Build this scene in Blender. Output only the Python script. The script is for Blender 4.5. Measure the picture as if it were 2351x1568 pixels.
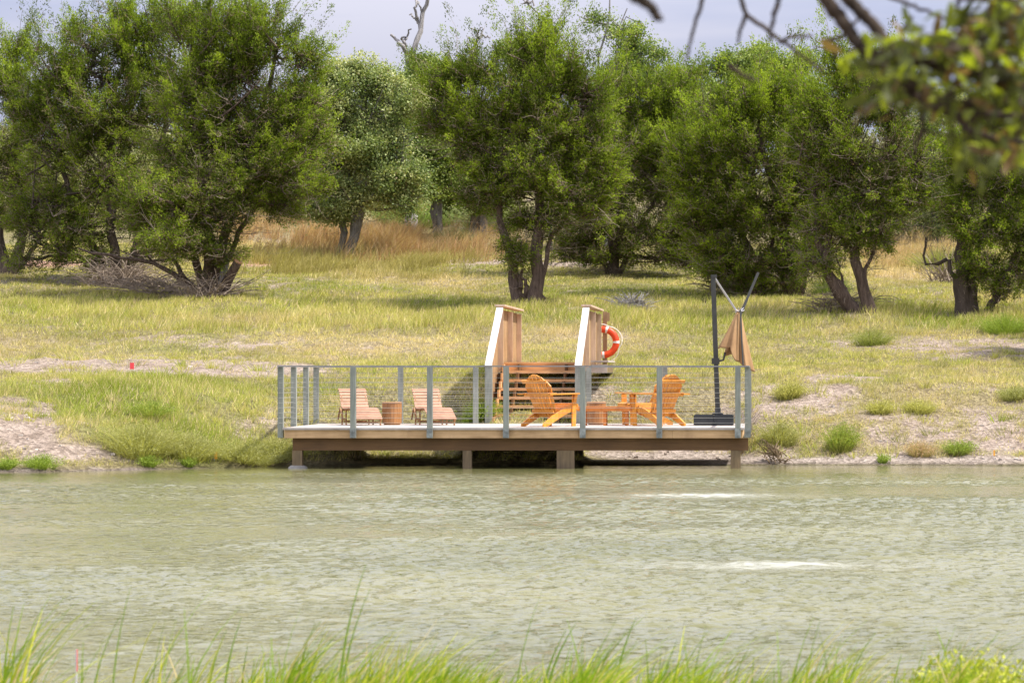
import bpy, math, random
import numpy as np
from math import radians as R, sin, cos, pi
from mathutils import Vector, Matrix

for o in list(bpy.data.objects): bpy.data.objects.remove(o)
scn = bpy.context.scene
COL = scn.collection
rng = np.random.default_rng(7)
random.seed(7)

# ------------------------------------------------------------------ camera
FP, PW, PH = 6075.0, 2351.0, 1568.0          # focal length and picture size in picture units
VX, VY, CZ = 1760.0, 857.0, 1.62             # vanishing point of the deck, eye height over the water
cam_d = bpy.data.cameras.new('camera'); cam = bpy.data.objects.new('camera', cam_d); COL.objects.link(cam)
cam.location = (0, 0, CZ); cam.rotation_euler = (R(90), 0, 0)
cam_d.sensor_width = 36; cam_d.lens = 36*FP/PW
cam_d.shift_x = -(VX-PW/2)/PW; cam_d.shift_y = (VY-PH/2)/PW
cam_d.clip_start = .1; cam_d.clip_end = 6000
cam_d.dof.use_dof = True; cam_d.dof.focus_distance = 46; cam_d.dof.aperture_fstop = 6.3
scn.camera = cam

# ------------------------------------------------------------------ light
SUN_EL, SUN_AZ = 60, 7                       # from the right, a little from the camera's side
sd = Vector((cos(R(SUN_EL))*cos(R(SUN_AZ)), -cos(R(SUN_EL))*sin(R(SUN_AZ)), sin(R(SUN_EL))))
sun_d = bpy.data.lights.new('sun', 'SUN'); sun = bpy.data.objects.new('sun', sun_d); COL.objects.link(sun)
sun_d.energy = 4.7; sun_d.angle = R(1.6); sun_d.color = (1, .94, .85)
sun.rotation_euler = sd.to_track_quat('Z', 'Y').to_euler(); sun.location = (20, 0, 40)
w = bpy.data.worlds.new('World'); scn.world = w; w.use_nodes = True
nt = w.node_tree; nt.nodes.clear()
wo = nt.nodes.new('ShaderNodeOutputWorld'); bg = nt.nodes.new('ShaderNodeBackground'); bg.inputs[1].default_value = .128
sky = nt.nodes.new('ShaderNodeTexSky'); sky.sky_type = 'NISHITA'; sky.sun_disc = False
sky.sun_elevation = R(SUN_EL); sky.sun_rotation = math.atan2(sd.x, sd.y); sky.dust_density = 2.0; sky.ozone_density = 1.5
tc = nt.nodes.new('ShaderNodeTexCoord'); mp = nt.nodes.new('ShaderNodeMapping'); mp.inputs['Scale'].default_value = (1.2, 1.2, 9)
nz = nt.nodes.new('ShaderNodeTexNoise'); nz.inputs['Scale'].default_value = 2.6; nz.inputs['Detail'].default_value = 5
cr = nt.nodes.new('ShaderNodeValToRGB')
cr.color_ramp.elements[0].position = .36; cr.color_ramp.elements[0].color = (3.7, 4.3, 6.2, 1)
cr.color_ramp.elements[1].position = .62; cr.color_ramp.elements[1].color = (6.8, 6.8, 7.7, 1)
mx = nt.nodes.new('ShaderNodeMix'); mx.data_type = 'RGBA'; mx.inputs[0].default_value = .88
nt.links.new(tc.outputs['Generated'], mp.inputs[0]); nt.links.new(mp.outputs[0], nz.inputs[0]); nt.links.new(nz.outputs[0], cr.inputs[0])
nt.links.new(sky.outputs[0], mx.inputs[6]); nt.links.new(cr.outputs[0], mx.inputs[7])
sx = nt.nodes.new('ShaderNodeSeparateXYZ'); nt.links.new(tc.outputs['Generated'], sx.inputs[0])
gr = nt.nodes.new('ShaderNodeValToRGB'); gr.color_ramp.elements[0].position = .10; gr.color_ramp.elements[0].color = (.455, .455, .49, 1); gr.color_ramp.elements[1].position = .34; gr.color_ramp.elements[1].color = (1.28, 1.24, 1.18, 1)
m2 = nt.nodes.new('ShaderNodeMix'); m2.data_type = 'RGBA'; m2.blend_type = 'MULTIPLY'; m2.inputs[0].default_value = 1
nt.links.new(sx.outputs[2], gr.inputs[0]); nt.links.new(mx.outputs[2], m2.inputs[6]); nt.links.new(gr.outputs[0], m2.inputs[7])
nt.links.new(m2.outputs[2], bg.inputs[0]); nt.links.new(bg.outputs[0], wo.inputs[0])
scn.view_settings.view_transform = 'Standard'; scn.view_settings.look = 'None'
scn.view_settings.exposure = 0.72; scn.view_settings.gamma = 1

# ------------------------------------------------------------------ helpers
def P(px, py, Y): return np.array([(px-VX)/FP*Y, Y, CZ-(py-VY)/FP*Y])
def PX(px, Y): return (px-VX)/FP*Y
def _h(ix, iy, iz, s):
    n = (ix*374761393 + iy*668265263 + iz*2147483647 + s*1274126177) & 0xffffffff
    n = ((n ^ (n >> 13))*1274126177) & 0xffffffff
    return ((n ^ (n >> 16)) & 0xffff)/65535.0
def vnoise(x, y, z=0.0, seed=0):
    x, y, z = np.broadcast_arrays(np.asarray(x, float), np.asarray(y, float), np.asarray(z, float))
    ix, iy, iz = [np.floor(a).astype(np.int64) for a in (x, y, z)]
    fx, fy, fz = x-ix, y-iy, z-iz
    fx, fy, fz = [a*a*(3-2*a) for a in (fx, fy, fz)]
    r = 0
    for a in (0, 1):
        for b in (0, 1):
            for c in (0, 1):
                r = r + _h(ix+a, iy+b, iz+c, seed)*(fx if a else 1-fx)*(fy if b else 1-fy)*(fz if c else 1-fz)
    return r
def fbm(x, y, z=0.0, seed=0, o=4):
    r, a, t = 0, .5, 0
    for k in range(o):
        r = r + a*vnoise(x*2**k, y*2**k, z*2**k if not np.isscalar(z) or z else 0.0, seed+k); t += a; a *= .5
    return r/t
def norm(v): return v/np.maximum(np.linalg.norm(v, axis=-1, keepdims=True), 1e-9)

class MB:
    def __init__(s): s.v = []; s.f = []; s.c = []; s.n = 0
    def add(s, v, f, c=None):
        v = np.asarray(v, float).reshape(-1, 3); f = np.asarray(f, np.int64).reshape(-1, 4)
        s.v.append(v); s.f.append(f+s.n); s.n += len(v)
        if c is not None: s.c.append(np.broadcast_to(np.asarray(c, float), (len(v), 3)))
    def box(s, c, size, M=None):
        c = np.asarray(c, float); h = np.asarray(size, float)/2
        v = np.array([[x, y, z] for z in (-1, 1) for y in (-1, 1) for x in (-1, 1)])*h
        if M is not None: v = v @ np.asarray(M).T
        s.add(v+c, [[0, 2, 3, 1], [4, 5, 7, 6], [0, 1, 5, 4], [1, 3, 7, 5], [3, 2, 6, 7], [2, 0, 4, 6]]); return s
    def bb(s, x0, x1, y0, y1, z0, z1): return s.box(((x0+x1)/2, (y0+y1)/2, (z0+z1)/2), (x1-x0, y1-y0, z1-z0))
    def board(s, p0, p1, wd, th, side):
        """a board from p0 to p1; wd is measured along the direction 'side' made square to the board"""
        p0 = np.asarray(p0, float); p1 = np.asarray(p1, float); d = p1-p0; L = np.linalg.norm(d); d = d/L
        sv = np.asarray(side, float); sv = sv-d*(sv@d); sv = sv/np.linalg.norm(sv); n = np.cross(d, sv)
        s.box((p0+p1)/2, (L, wd, th), np.stack([d, sv, n], 1)); return s
    def tubes(s, Pt, Rd, sides=4, c=None, cap=False):
        Pt = np.asarray(Pt, float); Rd = np.asarray(Rd, float)
        if Pt.ndim == 2: Pt = Pt[None]; Rd = Rd[None]
        N, K, _ = Pt.shape
        if N == 0: return s
        T = norm(np.gradient(Pt, axis=1)) if K > 2 else norm(np.repeat(Pt[:, 1:]-Pt[:, :1], 2, 1))
        ref = np.where(np.abs(T[:, :1, 2:3]) > .8, np.array([1., 0, 0]), np.array([0, 0, 1.]))
        A = norm(np.cross(T, np.broadcast_to(ref, T.shape))); B = np.cross(T, A)
        a = np.arange(sides)*2*pi/sides
        V = Pt[:, :, None]+Rd[:, :, None, None]*(A[:, :, None]*np.cos(a)[:, None]+B[:, :, None]*np.sin(a)[:, None])
        idx = np.arange(N*K*sides).reshape(N, K, sides)
        q = np.stack([idx[:, :-1], np.roll(idx, -1, 2)[:, :-1], np.roll(idx, -1, 2)[:, 1:], idx[:, 1:]], -1).reshape(-1, 4)
        if cap:
            base = N*K*sides; ce = Pt[:, [0, -1]].reshape(-1, 3)
            V2 = np.concatenate([V.reshape(-1, 3), ce]); ex = []
            for i in range(N):
                for e, row in ((0, idx[i, 0]), (1, idx[i, -1])):
                    for k in range(sides): ex.append([base+2*i+e, row[k], row[(k+1) % sides], base+2*i+e])
            s.capq = ex
            s.v.append(V2); s.f.append(q+s.n); s.tri = getattr(s, 'tri', [])
            s.tri += [[e[0]+s.n, e[1]+s.n, e[2]+s.n] for e in ex]; s.n += len(V2)
            return s
        s.add(V.reshape(-1, 3), q, c); return s
    def lathe(s, prof, sides=24, c=(0, 0, 0)):
        a = np.arange(sides)*2*pi/sides; pr = np.array(prof, float)
        V = np.stack([pr[:, 0:1]*np.cos(a), pr[:, 0:1]*np.sin(a), np.repeat(pr[:, 1:2], sides, 1)], -1)+np.array(c)
        K = len(pr); idx = np.arange(K*sides).reshape(K, sides)
        q = np.stack([idx[:-1], np.roll(idx, -1, 1)[:-1], np.roll(idx, -1, 1)[1:], idx[1:]], -1).reshape(-1, 4)
        s.add(V.reshape(-1, 3), q); return s
    def quads(s, O, U, W, c=None, taper=None):
        """many leaf-like quads: rhombs with long axis U and half-width W about O"""
        V = np.stack([O, O+U*.45+W, O+U, O+U*.45-W], 1).reshape(-1, 3)
        idx = np.arange(len(O)*4).reshape(-1, 4)
        s.add(V, idx, None if c is None else np.repeat(c, 4, 0)); return s
    def build(s, name, m=None, parent=None, smooth=False, off=None):
        V = np.concatenate(s.v) if s.v else np.zeros((0, 3)); F = np.concatenate(s.f) if s.f else np.zeros((0, 4), np.int64)
        if off is not None: V = V-np.asarray(off)
        tri = np.array(getattr(s, 'tri', []), np.int64).reshape(-1, 3)
        me = bpy.data.meshes.new(name); me.vertices.add(len(V)); me.vertices.foreach_set('co', V.astype(np.float32).ravel())
        nl = F.size+tri.size; me.loops.add(nl); me.loops.foreach_set('vertex_index', np.concatenate([F.ravel(), tri.ravel()]).astype(np.int32))
        me.polygons.add(len(F)+len(tri))
        st = np.concatenate([np.arange(len(F))*4, F.size+np.arange(len(tri))*3]).astype(np.int32)
        me.polygons.foreach_set('loop_start', st)
        me.polygons.foreach_set('use_smooth', np.full(len(st), smooth))
        if s.c and sum(len(a) for a in s.c) == len(V):
            at = me.color_attributes.new('col', 'FLOAT_COLOR', 'POINT')
            cc = np.ones((len(V), 4), np.float32); cc[:, :3] = np.concatenate(s.c); at.data.foreach_set('color', cc.ravel())
        me.update(calc_edges=True)
        ob = bpy.data.objects.new(name, me); COL.objects.link(ob)
        if m: me.materials.append(m)
        if parent: ob.parent = parent
        return ob
def tag(o, label=None, cat=None, group=None, kind=None):
    if label: o['label'] = label
    if cat: o['category'] = cat
    if group: o['group'] = group
    if kind: o['kind'] = kind
    return o
def thing(name, label, cat, loc=(0, 0, 0), rz=0, group=None):
    o = bpy.data.objects.new(name, None); COL.objects.link(o); o.location = [float(a) for a in loc]; o.rotation_euler = (0, 0, rz)
    o.empty_display_size = .2
    return tag(o, label, cat, group)
def dup(root, loc, rz, label, scale=None):
    def cp(o, par):
        c = o.copy(); COL.objects.link(c); c.parent = par
        for ch in list(o.children): cp(ch, c)
        return c
    r = cp(root, None); r.location = [float(a) for a in loc]; r.rotation_euler = (0, 0, rz); r['label'] = label
    if scale: r.scale = (scale,)*3 if np.isscalar(scale) else scale
    return r

# ------------------------------------------------------------------ materials
class NM:
    def __init__(s, name):
        s.m = bpy.data.materials.new(name); s.m.use_nodes = True; s.t = s.m.node_tree; s.t.nodes.clear()
        s.out = s.N('ShaderNodeOutputMaterial'); s.b = s.N('ShaderNodeBsdfPrincipled'); s.L(s.b.outputs[0], s.out.inputs[0])
        s.geo = s.N('ShaderNodeTexCoord').outputs['Object']
    def N(s, t, **k):
        n = s.t.nodes.new(t)
        for a, b in k.items(): setattr(n, a, b)
        return n
    def L(s, a, b): s.t.links.new(a, b)
    def noise(s, scale, detail=4, mapscale=None, co=None, rough=.55):
        n = s.N('ShaderNodeTexNoise'); n.inputs['Scale'].default_value = scale; n.inputs['Detail'].default_value = detail
        n.inputs['Roughness'].default_value = rough
        co = co or s.geo
        if mapscale:
            m = s.N('ShaderNodeMapping'); m.inputs['Scale'].default_value = mapscale; s.L(co, m.inputs[0]); co = m.outputs[0]
        s.L(co, n.inputs[0]); return n.outputs[0]
    def ramp(s, fac, stops):
        r = s.N('ShaderNodeValToRGB'); e = r.color_ramp.elements
        while len(e) < len(stops): e.new(.5)
        for i, (p, c) in enumerate(stops): e[i].position = p; e[i].color = (*c, 1)
        s.L(fac, r.inputs[0]); return r.outputs[0]
    def mix(s, fac, a, b, mode='MIX'):
        m = s.N('ShaderNodeMix', data_type='RGBA', blend_type=mode)
        for v, k in ((fac, 0), (a, 6), (b, 7)):
            if isinstance(v, (int, float)): m.inputs[k].default_value = v
            elif isinstance(v, tuple): m.inputs[k].default_value = (*v, 1)
            else: s.L(v, m.inputs[k])
        return m.outputs[2]
    def bump(s, h, strength=.4, dist=.01):
        b = s.N('ShaderNodeBump'); b.inputs['Strength'].default_value = strength; b.inputs['Distance'].default_value = dist
        s.L(h, b.inputs['Height']); s.L(b.outputs[0], s.b.inputs['Normal'])
    def math(s, op, a, b=0.0):
        m = s.N('ShaderNodeMath', operation=op)
        for v, k in ((a, 0), (b, 1)):
            if isinstance(v, (int, float)): m.inputs[k].default_value = v
            else: s.L(v, m.inputs[k])
        return m.outputs[0]
def wood(name, dark, light, ms=(3, 3, 3), rough=.65, stain=None):
    n = NM(name); f = n.noise(4, 6, ms); c = n.ramp(f, [(.3, dark), (.7, light)])
    k = n.noise(2.3, 3); c = n.mix(.35, c, n.ramp(k, [(.3, tuple(a*.6 for a in dark)), (.6, light)]), 'MIX')
    if stain: c = n.mix(n.ramp(n.noise(1.7, 4), [(.55, (0, 0, 0)), (.7, (1, 1, 1))]), c, stain)
    n.L(c, n.b.inputs['Base Color']); n.b.inputs['Roughness'].default_value = rough; n.bump(f, .3, .004); return n.m
def plain(name, col, rough=.5, metal=0, var=.2):
    n = NM(name); f = n.noise(9, 4); c = n.ramp(f, [(.3, tuple(a*(1-var) for a in col)), (.7, tuple(min(1, a*(1+var)) for a in col))])
    n.L(c, n.b.inputs['Base Color']); n.b.inputs['Roughness'].default_value = rough; n.b.inputs['Metallic'].default_value = metal; return n.m
def foliage(name, trans=.35, spec=.25, mul=(1, 1, 1), rough=.6):
    n = NM(name); a = n.N('ShaderNodeAttribute', attribute_name='col'); c = n.mix(1.0, a.outputs['Color'], mul, 'MULTIPLY')
    n.L(c, n.b.inputs['Base Color']); n.b.inputs['Roughness'].default_value = rough; n.b.inputs['Specular IOR Level'].default_value = spec
    tr = n.N('ShaderNodeBsdfTranslucent'); n.L(n.mix(1.0, c, (1.25, 1.3, .7), 'MULTIPLY'), tr.inputs[0])
    ms = n.N('ShaderNodeMixShader'); ms.inputs[0].default_value = trans; n.L(n.b.outputs[0], ms.inputs[1]); n.L(tr.outputs[0], ms.inputs[2]); n.L(ms.outputs[0], n.out.inputs[0])
    return n.m
M = {}
M['decking'] = wood('decking', (.37, .32, .28), (.60, .54, .49), (2, 12, 2))
M['rim'] = wood('rim_wood', (.55, .33, .155), (.72, .47, .25), (.6, 4, 9), stain=(.50, .30, .15))
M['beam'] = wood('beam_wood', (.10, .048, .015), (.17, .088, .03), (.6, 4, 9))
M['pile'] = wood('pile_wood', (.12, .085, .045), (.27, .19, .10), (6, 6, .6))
M['post'] = wood('post_wood', (.17, .185, .16), (.31, .33, .29), (8, 8, .8))
M['rail'] = plain('rail_metal', (.27, .27, .27), .4, .3)
M['cable'] = plain('cable_steel', (.42, .41, .38), .35, .4, .05)
def rimwood():
    m = wood('rim_board_wood', (.46, .28, .13), (.72, .48, .26), (.5, 4, 7), stain=(.38, .23, .12)); return m
M['rim'] = rimwood()
M['galv'] = plain('galvanised', (.24, .26, .25), .5, .3, .45)
M['ply'] = wood('guard_board', (.25, .15, .07), (.44, .29, .15), (5, 5, .7))
M['stud'] = wood('guard_stud', (.42, .29, .19), (.68, .52, .38), (6, 6, .8))
M['cap'] = wood('guard_cap', (.42, .39, .36), (.66, .63, .60), (6, 1, 1))
M['tread'] = wood('tread_wood', (.50, .27, .11), (.74, .45, .22), (1, 5, 5))
M['orange'] = wood('orange_wood', (.46, .16, .015), (.78, .35, .05), (7, 7, 3), .5)
M['orange2'] = wood('orange_brown_wood', (.42, .13, .02), (.62, .22, .04), (3, 3, 3), .5)
M['pink'] = wood('chaise_slats', (.30, .15, .085), (.46, .26, .165), (2, 5, 5), .6)
M['brown'] = wood('chaise_frame', (.16, .07, .025), (.32, .15, .05), (4, 4, 4), .6)
M['barrel'] = wood('barrel_wood', (.17, .07, .022), (.46, .22, .08), (14, 14, .9), .5)
M['dark'] = plain('umbrella_metal', (.055, .055, .05), .45, .2)
M['base'] = plain('umbrella_base', (.02, .024, .028), .35)
M['silver'] = plain('silver_tube', (.66, .66, .72), .3, .3, .05)
M['ring'] = plain('life_ring', (.85, .075, .015), .4, 0, .1)
M['white'] = plain('white_band', (.82, .80, .76), .5, 0, .08)
M['concrete'] = plain('footing', (.28, .26, .23), .9, 0, .2)
def cloth():
    n = NM('canopy_fabric'); f = n.noise(3, 5); c = n.ramp(f, [(.3, (.29, .165, .075)), (.7, (.42, .26, .125))]); n.L(c, n.b.inputs['Base Color'])
    n.b.inputs['Roughness'].default_value = .9; n.bump(n.noise(7, 3, (1, 1, .3)), .5, .03); return n.m
M['cloth'] = cloth()
def bark(name, a, b):
    n = NM(name); f = n.noise(7, 8, (2.5, 2.5, .45), rough=.7); c = n.ramp(f, [(.32, a), (.66, b)]); n.L(c, n.b.inputs['Base Color'])
    n.b.inputs['Roughness'].default_value = .95; n.bump(f, .9, .05); return n.m
M['bark_j'] = bark('juniper_bark', (.045, .028, .02), (.17, .12, .09))
M['bark_o'] = bark('oak_bark', (.08, .07, .058), (.26, .24, .21))
M['bark_d'] = bark('dead_bark', (.16, .15, .145), (.38, .36, .35))
M['bark_k'] = bark('dark_bark', (.045, .032, .024), (.14, .105, .08))
M['bark_n'] = bark('near_bark', (.028, .018, .010), (.10, .07, .045))
M['twig'] = bark('twig_bark', (.15, .11, .075), (.42, .34, .27))
M['leaf_j'] = foliage('juniper_leaf', .42, .12)
M['leaf_o'] = foliage('oak_leaf', .32, .3, rough=.5)
M['grass'] = foliage('grass_blades', .35, .15)
M['leaf_n'] = foliage('near_leaf', .5, .35, rough=.4)
M['flag'] = plain('flag_pink', (.9, .07, .08), .5)
M['flag_o'] = plain('flag_orange', (.95, .42, .05), .5)

# ------------------------------------------------------------------ ground
prof = np.array([(-400, 1.0), (0, .5), (8, .45), (10.5, .20), (12, .07), (12.9, 0.0), (14.5, -.25), (18, -1.2), (30, -1.6), (42, -1.2), (45.3, -.25), (46.6, 0), (47.3, .2), (49, .72), (51.5, 1.42),
    (53, 1.66), (56, 1.86), (60, 2.36), (64, 2.95), (68, 3.5), (75, 4.42), (85, 5.8), (100, 7.7), (130, 10.5), (200, 15), (400, 20), (900, 15), (3000, 0)], float)
def shore(x):
    px = VX + x*FP/46.6
    return np.interp(px, [-1500, -300, 0, 200, 400, 560, 660, 5000], [46, 41.5, 42.6, 43.3, 44.4, 45.6, 46.6, 46.6])
def zt(x, y, fine=True):
    x = np.asarray(x, float); y = np.asarray(y, float)
    sh = (46.6-shore(x)+.9*(fbm(x*.35, 0*x, seed=91)-.5)+.35*(fbm(x*2.1, 0*x, seed=92)-.5))*np.clip((53-y)/7, 0, 1)*(y > 25)
    near = (fbm(x*.6, 0*x, seed=95)-.5)*1.2*(y <= 25)
    z = np.interp(y+sh+near, prof[:, 0], prof[:, 1])
    side = np.clip((np.abs(x+5)-48)/12, 0, 1)       # the pond closes at its ends
    z = np.where(z < .8, z*(1-side)+.8*side, z)
    pxx = VX+x*FP/np.maximum(y, 5); wy_ = np.clip((y-46.2)/.5, 0, 1)*np.clip((51.2-y)/1.1, 0, 1)
    hol = np.clip((pxx-1305)/40, 0, 1)*np.clip((1740-pxx)/60, 0, 1)+.9*np.clip((pxx-800)/40, 0, 1)*np.clip((1085-pxx)/30, 0, 1)
    z = np.where(y > 25, z-hol*wy_*np.maximum(z-.03-.30*np.clip(y-48.9, 0, 9), 0), z)
    if fine:
        amp = np.clip(np.abs(z)*1.2, .0, 1)*np.where(y < 20, .25, 1)
        z = z+amp*((fbm(x*.45, y*.45, seed=3)-.5)*.34+(fbm(x*2.2, y*2.2, seed=9)-.5)*.10)
        z = z+(fbm(x*.02, y*.02, seed=12)-.5)*np.clip((y-75)/60, 0, 1)*5
    return z
def bump2(px, py, cx, cy, rx, ry):
    return np.exp(-(((px-cx)/rx)**2+((py-cy)/ry)**2)**1.3)
def proj(x, y, z): return VX+x*FP/y, VY-(z-CZ)*FP/y
BARE = [(50, 985, 120, 60, 1.2), (150, 1040, 110, 28, 1), (250, 841, 430, 17, 2.0), (590, 852, 150, 14, 2.0), (400, 775, 130, 14, .6), (560, 795, 120, 11, .6), (590, 990, 60, 26, .7), (110, 878, 60, 12, .5),
    (1900, 905, 70, 40, .9), (2070, 985, 130, 50, .95), (2290, 990, 120, 60, 1.0), (1780, 950, 110, 70, .6), (1550, 1048, 230, 22, 1.1), (2050, 1056, 420, 10, 1.2), (2230, 800, 220, 34, .8), (2000, 790, 160, 20, .35),
    (1960, 868, 150, 5, 1), (1500, 910, 120, 50, .5), (1060, 601, 110, 6, 1.5), (600, 605, 80, 7, 1.4), (90, 606, 130, 9, 1.4), (1290, 608, 80, 6, 1.3), (2140, 695, 60, 8, .6), (640, 556, 90, 6, .8), (300, 650, 280, 18, .75),
    (1900, 725, 120, 10, .6), (1330, 712, 100, 8, .5), (300, 1082, 500, 7, 1.2), (600, 690, 80, 8, .6), (1400, 600, 500, 10, .4)]
GREEN = [(330, 930, 260, 75, 1.1), (480, 1020, 170, 40, 1), (200, 890, 200, 25, .6), (560, 905, 90, 30, .6), (1420, 670, 170, 22, .9), (2230, 745, 260, 22, .9), (80, 690, 200, 14, .5), (1100, 930, 90, 50, .7), (1650, 735, 400, 12, .3),
    (2050, 700, 160, 14, .8), (1000, 700, 120, 10, .6), (700, 640, 160, 10, .3), (90, 1040, 50, 9, .5), (900, 660, 300, 18, .25)]
STRAW = [(800, 790, 260, 30, .8), (2080, 620, 110, 40, 1), (950, 650, 200, 16, .4), (650, 560, 170, 30, 1), (880, 560, 120, 60, .8), (1090, 555, 70, 24, .8), (1500, 780, 500, 30, .35), (1800, 920, 250, 60, .4), (2250, 900, 200, 40, .4),
    (100, 790, 200, 20, .7), (1250, 790, 240, 30, .5), (420, 740, 250, 12, .5)]
def zones(x, y, z):
    px, py = proj(x, y, z); n1 = fbm(x*.7, y*.7, seed=21); n2 = fbm(x*2.5, y*2.5, seed=33)
    def s(L): return sum(a[4]*bump2(px+60*(n1-.5), py+14*(n2-.5), *a[:4]) for a in L)
    b = s(BARE)*.85+(n2-.60)*1.5+(n1-.5)*.6; g = s(GREEN)+(n1-.47)*2.1; t = s(STRAW)+(fbm(x*.5, y*.5, seed=44)-.5)*1.5
    far = y > 25
    return np.where(far, b, .55+(n2-.5)*2.2), np.where(far, g, .8), np.where(far, t, .2)
gx = np.concatenate([[-3000, -800, -300, -120, -80, -60, -50, -42, -36, -32], np.arange(-29, -27, .6), np.arange(-27, 12.1, .17), [12.6, 13.5, 15, 18, 24, 30, 38, 45, 55, 70, 100, 300, 800, 3000]])
gy = np.concatenate([[-400, -100, -20, -5, 0, 3, 6], np.arange(8, 15, .2), np.arange(15, 41, 2), np.arange(41, 56, .13), np.arange(56, 80, .3), np.arange(80, 110, 1.2), [112, 118, 126, 140, 170, 220, 300, 400, 600, 900, 1500, 3000]])
GX, GY = np.meshgrid(gx, gy); GZ = zt(GX, GY)
bz, gz_, tz = zones(GX, np.maximum(GY, 5), GZ)
soil = np.array([.49, .40, .335]); soil2 = np.array([.31, .235, .18]); thatch = np.array([.25, .215, .10]); greenc = np.array([.19, .20, .055]); strawc = np.array([.38, .30, .18])
bb_ = np.clip((bz-.10)*2.2, 0, 1)[..., None]; n3 = fbm(GX*3, GY*3, seed=70)[..., None]
cg = thatch*(1-np.clip(gz_, 0, 1)[..., None])+greenc*np.clip(gz_, 0, 1)[..., None]; cg = cg*(1-np.clip(tz, 0, 1)[..., None])+strawc*np.clip(tz, 0, 1)[..., None]
cs = soil*n3*1.0+soil2*(1-n3)
cs = cs + np.exp(-((GZ-.09)/.08)**2)[..., None]*(GY[..., None] > 20)*(np.array([.44, .38, .33])-cs)*.7
cc = cg*(1-bb_)+cs*bb_
pxg, pyg = proj(GX, np.maximum(GY, 5), GZ)
red = np.clip(bump2(pxg, pyg, 90, 606, 160, 10)+bump2(pxg, pyg, 600, 605, 110, 9), 0, 1)[..., None]*bb_
cc = cc*(1-red)+red*np.array([.55, .33, .24])
wet = np.clip((.055-GZ)/.04, 0, 1)[..., None]; cc = cc*(1-.5*wet)
mb = MB(); ny, nx = GX.shape; idx = np.arange(ny*nx).reshape(ny, nx)
mb.add(np.stack([GX, GY, GZ], -1), np.stack([idx[:-1, :-1], idx[:-1, 1:], idx[1:, 1:], idx[1:, :-1]], -1), cc.reshape(-1, 3))
def ground_mat():
    n = NM('ground_soil'); a = n.N('ShaderNodeAttribute', attribute_name='col')
    v = n.N('ShaderNodeTexVoronoi'); v.inputs['Scale'].default_value = 14; n.L(n.geo, v.inputs[0])
    sp = n.ramp(v.outputs['Color'], [(.2, (.55, .53, .50)), (.75, (1.18, 1.18, 1.18))])
    f = n.noise(20, 5, rough=.75); k = n.ramp(f, [(.35, (.55, .55, .55)), (.65, (1.25, 1.25, 1.25))])
    c = n.mix(.75, a.outputs['Color'], sp, 'MULTIPLY'); c = n.mix(.8, c, k, 'MULTIPLY')
    n.L(c, n.b.inputs['Base Color']); n.b.inputs['Roughness'].default_value = .95; n.b.inputs['Specular IOR Level'].default_value = .2
    n.bump(n.math('ADD', f, n.math('MULTIPLY', v.outputs['Distance'], .6)), 1.0, .07); return n.m
tag(mb.build('ground', ground_mat(), smooth=True), kind='structure')

# ------------------------------------------------------------------ water
BOIL = [((1612-VX)/FP*35.0, 35.0, .85), ((1770-VX)/FP*22.3, 22.3, .60)]
wx = np.concatenate([np.arange(-62, -17, 2.), np.arange(-17, 7, .042), np.arange(7, 54, 2.)]); wy = np.concatenate([np.arange(8, 13, .5), np.arange(13, 30, .034), np.arange(30, 47.2, .045), np.arange(47.2, 53, .5)])
WX, WY = np.meshgrid(wx, wy)
gust = np.clip(fbm(WX*.13+3, WY*.30, seed=5, o=3)*3.0-.85, .2, 1.3)*np.clip((shore(WX)-1.5-WY)/6, .06, 1)*(.8+.35*np.exp(-((WY-25)/6)**2))*np.clip((WX+17)/1, 0, 1)*np.clip((7-WX)/1, 0, 1)
wob = (fbm(WX*.5, WY*.5, seed=62, o=2)-.5)*3.0
WZ = np.zeros_like(WX)
for k, (lam, ang, am) in enumerate([(.34, 8, .0014), (.26, -16, .0020), (.205, 24, .0021), (.17, -6, .0020), (.15, 36, .0017), (.135, -33, .0016)]):
    WZ += am*np.sin((WX*sin(R(ang))+WY*cos(R(ang)))*2*pi/lam+wob*(1.6+.5*k)+k*2.1)*(.1+1.7*vnoise(WX*2.3+k*7, WY*1.9, seed=40+k))
WZ = (WZ*1.8+(fbm(WX*4.0, WY*9, seed=6, o=2)-.5)*.026)*gust
foam_sheen = np.zeros_like(WX)
for bx, by, br in BOIL:
    r = np.hypot(WX-bx, WY-by); q = r/br
    WZ *= 1-.75*np.exp(-(q*.45)**4); WZ += .012*np.sin(r*15)*np.exp(-q*.6)*np.clip(q-.5, 0, 1) + (.012*np.exp(-q**2*1.5))+np.exp(-q**2)*(vnoise(WX*9, WY*9, seed=8)-.5)*.03
    foam_sheen += .42*np.exp(-(np.hypot((WX-bx)*.40, (WY-by)*.8)/br)**2)*fbm(WX*11, WY*6, seed=28, o=2)+.75*np.exp(-(np.hypot((WX-bx)*.62, (WY-by)*1.0)/br)**2*1.5)*(vnoise(WX*14, WY*7, seed=18)*.8+.25*vnoise(WX*30, WY*14, seed=19)+.2)  # core is foam; the wide faint term paints the ripples' silvery sheen white
mb = MB(); ny, nx = WX.shape; idx = np.arange(ny*nx).reshape(ny, nx)
mb.add(np.stack([WX, WY, WZ], -1), np.stack([idx[:-1, :-1], idx[:-1, 1:], idx[1:, 1:], idx[1:, :-1]], -1), np.stack([np.clip(foam_sheen, 0, 1), np.clip(.12+(shore(WX)-1.0-WY)/5, .12, 1)*(.55+.6*fbm(WX*.16, WY*.35, seed=27, o=3)), 0*foam_sheen], -1).reshape(-1, 3))
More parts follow.
